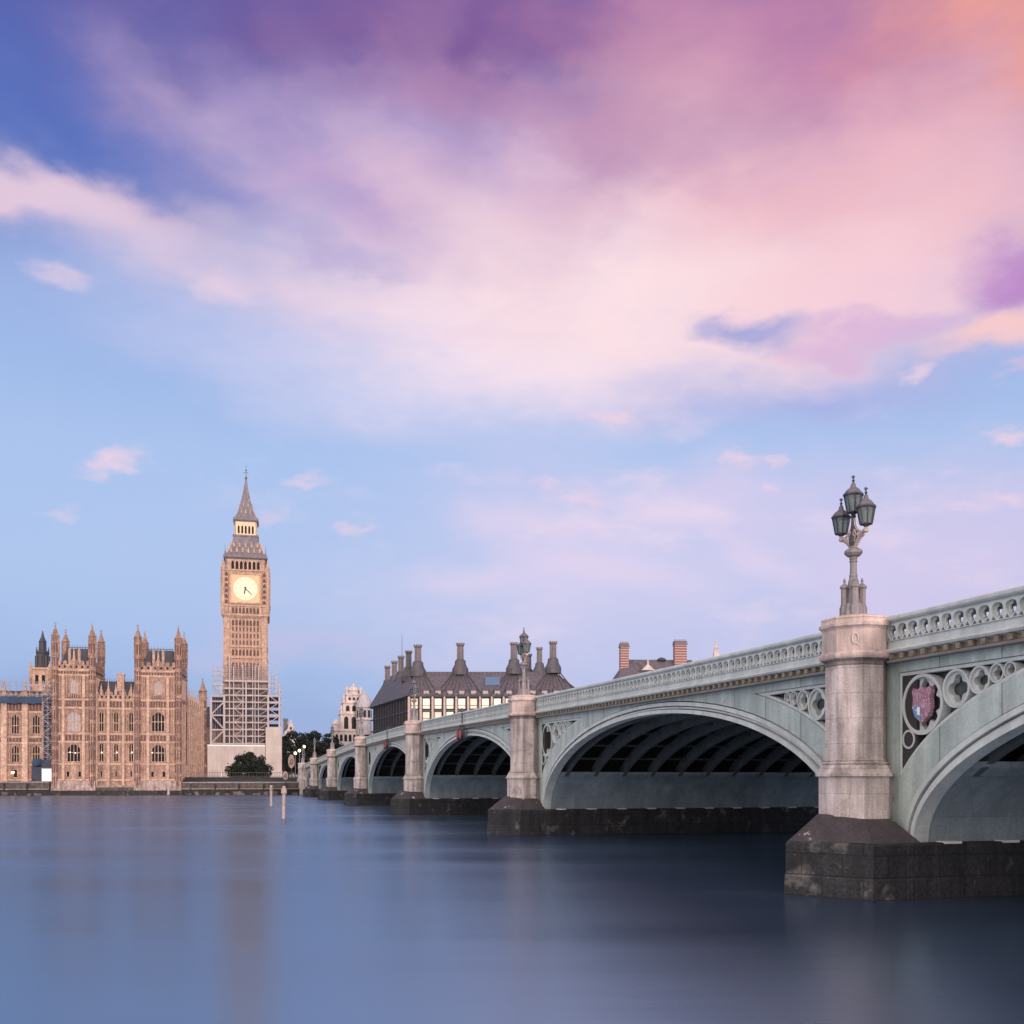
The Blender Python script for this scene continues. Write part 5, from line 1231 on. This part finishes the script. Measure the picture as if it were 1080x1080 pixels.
# ------------------------------------------------------------------ bronze-roofed office block
PH = Frame(432, 300, 0)
ph = thing('office_block', 'office block with lit windows, dark bronze roof and tall round chimneys behind the bridge', 'office building', PH.loc(), 0)
zp = lambda py: CAM_H + (HORIZON - py) / 3.6
Aq, Bq, Cq, Dq = (0, 0), (50.5, 0), (-18.5, 51), (50.5, 51)
EV, RG = 27.9, 36.1
MB().hull([(x, y, z) for x, y in ((.6, .8), (49.8, .8), (-17.5, 50), (49.8, 50)) for z in (4, EV)]).build('core', M['bronze'], ph)
bayw = 50.5 / 14.5
fnF = ID
k = 0
for k in range(15):
    x = 1.4 + k * 3.47
    if x > 49: break
    # sandstone pier
    MB().plate([(x - 1.95 + .0, 4), (x - 1.25, 4), (x - 1.25, EV - .3), (x - 1.95, EV - .3)], [], -.35, .8, fnF).lathe(x - 1.6, -.4, [(.3, 17), (.3, EV - .6), (.15, EV)], 8).build('stone_pier', M['sandstone'], ph)
    for i, (z0, z1, m_) in enumerate(((24.4, 27.3, 'win_lit'), (20.6, 23.4, 'win_lit_soft' if k % 3 else 'win_lit'), (16.8, 19.6, 'win_lit_soft'), (13, 15.8, 'win'))):
        f_ = MB().plate([(x - 1.15, z0 - .1), (x + 1.15, z0 - .1), (x + 1.15, z1 + .1), (x - 1.15, z1 + .1)], [[(x - 1.0, z0), (x + 1.0, z0), (x + 1.0, z0 + .85), (x - 1.0, z0 + .85)], [(x - 1.0, z0 + 1.0), (x + 1.0, z0 + 1.0), (x + 1.0, z1), (x - 1.0, z1)]], .05, .3, fnF).build('window', M['bronze'], ph)
        MB().plate([(x - 1.05, z0 - .05), (x + 1.05, z0 - .05), (x + 1.05, z1 + .05), (x - 1.05, z1 + .05)], [], .32, .36, fnF).build('pane', M[m_ if (k * 7 + i * 3) % 5 else 'win_lit_soft'] if i < 3 else M[m_], f_)
    d_ = MB().box(x - .95, x + .95, .3, 2.6, 28.2, 29.9).hull([(x - 1.1, .2, 29.9), (x + 1.1, .2, 29.9), (x - 1.1, 2.8, 29.9), (x + 1.1, 2.8, 29.9), (x, 3.6, 31.6), (x, 1.4, 30.5)]).build('dormer', M['office_roof'], ph)
    MB().box(x - .75, x + .75, .24, .298, 28.45, 29.6).build('dormer_pane', M['win_pale'], d_)
# south side: plain dark bays with slots
dv = Vector((-18.5, 51)).normalized()
fnS = lambda q, d, z: (dv.x * q + dv.y * d, dv.y * q - dv.x * d, z)
for k in range(14):
    q = 2.0 + k * 3.7
    MB().plate([(q - 1.9, 4), (q - 1.4, 4), (q - 1.4, EV - .4), (q - 1.9, EV - .4)], [], -.3, .7, fnS).build('stone_pier', M['sandstone'] if k == 0 else M['bronze'], ph)
    for i, z0 in enumerate((24.3, 20.2, 16.0)):
        f_ = MB().plate([(q - 1.2, z0 - .1), (q + 1.4, z0 - .1), (q + 1.4, z0 + 3.1), (q - 1.2, z0 + 3.1)], [[(q - 1.0, z0), (q + .05, z0), (q + .05, z0 + 3), (q - 1.0, z0 + 3)], [(q + .2, z0), (q + 1.2, z0), (q + 1.2, z0 + 3), (q + .2, z0 + 3)]], .3, .6, fnS).build('window', M['bronze'], ph)
        MB().plate([(q - 1.1, z0 - .05), (q + 1.3, z0 - .05), (q + 1.3, z0 + 3.05), (q - 1.1, z0 + 3.05)], [], .62, .66, fnS).build('pane', M['win_lit_soft'] if k == 0 else M['win'], f_)
bt = MB()
for z in (EV + .1, 23.85, 19.9): bt.box(-.2, 50.7, -.2, .6, z - .22, z + .1); bt.plate([(0, z - .22), (54, z - .22), (54, z + .1), (0, z + .1)], [], -.1, .6, fnS)
bt.build('floor_trim', M['bronze'], ph)
rf = MB().hull([(-.6, -.5, EV + .2), (51.2, -.5, EV + .2), (-19.4, 51.5, EV + .2), (51.2, 51.5, EV + .2), (1.2, 9, RG), (42.5, 9, RG), (-12.8, 43, RG), (42.5, 43, RG)]).build('roof', M['office_roof'], ph)
rr = MB()
chx = [1.6, 14.4, 30.6, 42.4]
for cx in chx:     # folded seams that fan out below each chimney
    for j in range(-4, 5):
        x0_, x1_ = cx + j * .45, cx + j * 1.72
        if x1_ < -.3 or x1_ > 51: continue
        rr.beam((x0_, 8.6, RG + .05), (x1_, -.4, EV + .45), .16 if j % 2 else .24)
for x in np.arange(2, 42, 1.2): rr.beam((x, 6.5, RG - 2.2), (x, 8.9, RG + .05), .1)
rr.beam((-.5, -.5, EV + .3), (1.2, 9, RG + .05), .35); rr.beam((51, -.5, EV + .3), (42.5, 9, RG + .05), .35)
for q in np.arange(3, 52, 3.4): a = Vector(fnS(q, -.4, EV + .3)); b = Vector(fnS(q * .62 + 9.5, 9.6, RG + .1)); rr.beam(a, b, .2)
rr.build('roof_seams', M['bronze'], rf)
MB().hull([(22.0, 3.1, 31.6), (26.4, 3.1, 31.6), (22.0, 6.2, 34.3), (26.4, 6.2, 34.3), (22.0, 3.3, 31.3), (26.4, 3.3, 31.3), (22, 6.4, 34.1), (26.4, 6.4, 34.1)]).build('skylight', M['blue_glass'], rf)
def chimney(x, y, ztop, r=1.08, hood=3.15):
    c = MB().lathe(x, y, [(r * .96, ztop - 6.6), (r * .88, ztop - .9), (r * 1.0, ztop - .8), (r * 1.18, ztop - .15), (r * 1.18, ztop), (r * .95, ztop)], 16).build('chimney', M['bronze2'], ph)
    MB().lathe(x, y, [(hood * .80, ztop - 9.6), (hood * .80, ztop - 7.9), (hood * .74, ztop - 7.5), (hood * .58, ztop - 6.6), (r * 1.55, ztop - 5.9), (r * 1.5, ztop - 5.3), (r * 1.1, ztop - 4.9)], 12).build('chimney_hood', M['bronze'], c)
    sm = MB()
    for k in range(12):
        a = k * pi / 6; sm.tube((x + r * .95 * math.cos(a), y + r * .95 * math.sin(a), ztop - 4.8), (x + r * .9 * math.cos(a), y + r * .9 * math.sin(a), ztop - .9), .06, 4)
    for k in range(12):
        a = k * pi / 6; sm.box(x + r * 1.1 * math.cos(a) - .12, x + r * 1.1 * math.cos(a) + .12, y + r * 1.1 * math.sin(a) - .12, y + r * 1.1 * math.sin(a) + .12, ztop - .55, ztop + .12)
    sm.build('chimney_rim', M['tube'], c)
M['bronze2'] = mat('weathered_bronze_chimney', (.105, .085, .098), .55, .25, .8, (3, .2))
for i, cx in enumerate(chx): chimney(cx, 9.2, 44.2 + (0, .5, .7, 1.0)[i])
for px, py, Y in ((431, 686.5, 317), (423, 692, 330), (416, 697.3, 345), (408.7, 702.6, 361), (569, 683, 336), (557.5, 690, 342)):
    c = at(px, py, Y); chimney(c.x - PH.o.x, Y - PH.o.y, c.z, .95, 3.0)
MB().tube((-2.2, -.3, 30), (-2.2, -.3, 46), .12, 6, .05).build('flagpole', M['ink'], ph)

# ------------------------------------------------------------------ striped-brick mansion roof, steeple
nb = thing('brick_mansion', 'brick building with striped chimneys and slate roof showing above the bridge parapet', 'building', (at(690, 823, 330).x, 330, 0), R(4))
s3 = 330 / F
def nz(py): return CAM_H + (HORIZON - py) * s3
def nx_(px): return (px - 690) * s3
MB().box(nx_(652), nx_(745), 0, 16, 4, nz(716)).build('wall', M['striped'], nb)
MB().hull([(nx_(651), -.4, nz(716)), (nx_(746), -.4, nz(716)), (nx_(664), 6, nz(693.5)), (nx_(735), 6, nz(693.5)), (nx_(651), 16, nz(716)), (nx_(746), 16, nz(716))]).build('roof', M['office_roof'], nb)
for (a, b, t_) in ((656, 665, 677), (714.5, 727.5, 674)):
    c = MB().box(nx_(a), nx_(b), 3.2, 5.8, nz(710), nz(t_ + 4)).build('chimney', M['striped'], nb)
    MB().box(nx_(a) - .25, nx_(b) + .25, 2.95, 6.05, nz(t_ + 4), nz(t_ + 3)).box(nx_(a) - .05, nx_(b) + .05, 3.1, 5.9, nz(t_ + 3), nz(t_)).build('chimney_cap', M['bronze2'], c)
    pt = MB()
    for k in range(5): pt.lathe(nx_(a) + (nx_(b) - nx_(a)) * (k + .5) / 5, 4.5, [(.28, nz(t_)), (.22, nz(t_ - 1.6)), (.27, nz(t_ - 1.8))], 8)
    pt.build('chimney_pot', M['striped'], c)
MB().hull([(nx_(676), -.8, nz(707)), (nx_(690), -.8, nz(707)), (nx_(683), -.8, nz(700.5)), (nx_(676), .2, nz(707)), (nx_(690), .2, nz(707)), (nx_(683), .2, nz(700.5))]).lathe(nx_(683), -.3, [(.4, nz(702)), (.3, nz(698)), (.1, nz(693.5))], 6).build('gable', M['far_stone'], nb)
MB().lathe(nx_(702), 6, [(1.6, nz(694.5)), (1.4, nz(692.6)), (.5, nz(691.2))], 10).build('roof_vent', M['slate'], nb)
stp_ = thing('church_steeple', 'tiny distant pale church steeple above the bridge parapet', 'steeple', (at(755.3, 823, 620).x, 620, 0)); s6 = 620 / F
q6 = lambda py: CAM_H + (HORIZON - py) * s6
MB().box(-1.5, 1.5, -1.5, 1.5, 4, q6(688.5)).lathe(0, 0, [(1.7, q6(688.5)), (1.3, q6(684)), (1.5, q6(683.6))], 8).build('belfry', M['far_stone'], stp_); MB().lathe(0, 0, [(1.25, q6(684)), (.15, q6(674)), (.05, q6(672.5))], 8).build('spire', M['far_stone'], stp_)

# ------------------------------------------------------------------ white stepped tower building and gabled house
wb = thing('domed_building', 'pale stone building with stepped tower and small dome left of the office block', 'building', (at(372, 823, 420).x, 420, 0), R(12)); s4 = 420 / F
w4 = lambda py: CAM_H + (HORIZON - py) * s4
x4 = lambda px: (px - 372) * s4
body = MB().box(x4(353), x4(396), 0, 24, 4, w4(771)).build('wall', M['far_stone'], wb)
MB().box(x4(353) - .4, x4(396) + .4, -.4, 24.4, w4(771), w4(769.4)).build('cornice', M['far_stone'], wb)
tiers = [(373.5, 16.5, 771, 752), (373.8, 13.5, 752, 740), (374, 9.5, 740, 731)]
for i, (px, w_, a, b) in enumerate(tiers):
    h = w_ * s4 * .86; cx = x4(px); y0 = 8 - h
    t_ = MB().box(cx - h, cx + h, y0, y0 + 2 * h, w4(a), w4(b + 1)).box(cx - h - .35, cx + h + .35, y0 - .35, y0 + 2 * h + .35, w4(b + 1), w4(b)).build('tower_tier', M['far_stone'], wb)
    pn = MB()
    for sx in (-1, 1):
        for sy in (0, 1): MB().lathe(cx + sx * h * .9, y0 + .3 + sy * (2 * h - .6), [(.62, w4(b)), (.62, w4(b - 4)), (.8, w4(b - 4.3)), (.5, w4(b - 6)), (.08, w4(b - 8.5))], 8).build('tier_pinnacle', M['far_stone'], t_)
    for k in range(3):
        x = cx + (k - 1) * h * .56; MB().plate(arched(x - h * .16, x + h * .16, w4(a - 2.5), w4(b + 3.2), .5), [], y0 - .05, y0 - .01, ID).build('window', M['win'], wb)
MB().lathe(x4(374), 8, [(2.6, w4(731)), (2.6, w4(727.5)), (2.9, w4(727)), (2.5, w4(725)), (1.5, w4(722.8)), (.5, w4(721.8)), (.45, w4(720.3)), (.08, w4(718.6))], 12).build('dome', M['far_stone'], wb)
d_ = MB().lathe(x4(384), -1, [(3.0, w4(775)), (3.0, w4(747)), (3.4, w4(746.4)), (3.2, w4(743)), (2.6, w4(738)), (1.6, w4(733.5)), (.5, w4(731.5)), (.4, w4(729.5)), (.06, w4(727))], 12).build('corner_dome', M['copper'], wb)
for k in range(5):
    a = R(-160 + k * 35); px_, py_ = x4(384) + 3.02 * math.cos(a), -1 + 3.02 * math.sin(a); tx_, ty_ = -math.sin(a) * .5, math.cos(a) * .5
    MB().add([(px_ - tx_, py_ - ty_, w4(757)), (px_ + tx_, py_ + ty_, w4(757)), (px_ + tx_, py_ + ty_, w4(749.5)), (px_ - tx_, py_ - ty_, w4(749.5))], [(0, 1, 2, 3)]).build('window', M['win'], d_)
MB().lathe(x4(384), -1, [(3.25, w4(760)), (3.5, w4(759.4)), (3.5, w4(758.6)), (3.1, w4(758))], 12).build('drum_cornice', M['far_stone'], d_)
MB().lathe(x4(355), 2, [(1.5, w4(775)), (1.5, w4(764)), (1.7, w4(763.6)), (1.2, w4(761)), (.1, w4(758))], 8).build('corner_turret', M['far_stone'], wb)
for k in range(9): x = x4(355.5 + k * 4.6); MB().plate(arched(x - .55, x + .55, w4(782), w4(774.5), .5), [], -.05, -.01, ID).build('window', M['win'], wb)
gh = thing('gabled_house', 'pale gabled house with chimney above the trees beside the hoarding', 'house', (at(306, 823, 400).x, 400, 0), R(12)); s5 = 400 / F
g5 = lambda py: CAM_H + (HORIZON - py) * s5
MB().plate([(-2.2, 4), (2.6, 4), (2.6, g5(775)), (2.0, g5(771)), (1.5, g5(768)), (1.0, g5(763)), (.3, g5(758.5)), (-.4, g5(763)), (-.9, g5(768)), (-2.2, g5(772))], [], 0, 9, ID).build('wall', M['far_stone'], gh)
MB().hull([(-2.4, .4, g5(771.5)), (-.8, .4, g5(764)), (-2.4, 9, g5(771.5)), (-.8, 9, g5(764)), (-2.3, .4, g5(774)), (-2.3, 9, g5(774))]).build('roof', M['slate'], gh)
MB().box(-2.6, -1.0, 1.5, 3, g5(773), g5(759)).box(-2.8, -.8, 1.3, 3.2, g5(759.6), g5(757.6)).build('chimney', M['bronze2'], gh)
for x, py in ((-.9, 776), (.3, 776), (1.5, 776), (.3, 769.5)): MB().plate(arched(x - .35, x + .35, g5(py), g5(py - 3)), [], -.05, -.01, ID).build('window', M['win'], gh)
# dark slate roof seen between the palace and the scaffold
mid = thing('slate_roofed_hall', 'dark slate roofed stone hall between the palace and the clock tower', 'hall', (at(214, 823, 330).x, 330, 0), R(10)); s7 = 330 / F
MB().box(-6, 14, 0, 12, 4, CAM_H + (HORIZON - 766) * s7).build('wall', M['palace'], mid)
MB().hull([(-6.2, -.3, CAM_H + 57 * s7), (14, -.3, CAM_H + 57 * s7), (-6.2, 6, CAM_H + 79 * s7), (14, 6, CAM_H + 79 * s7), (-6.2, 12, CAM_H + 57 * s7), (14, 12, CAM_H + 57 * s7)]).build('roof', M['slate'], mid)
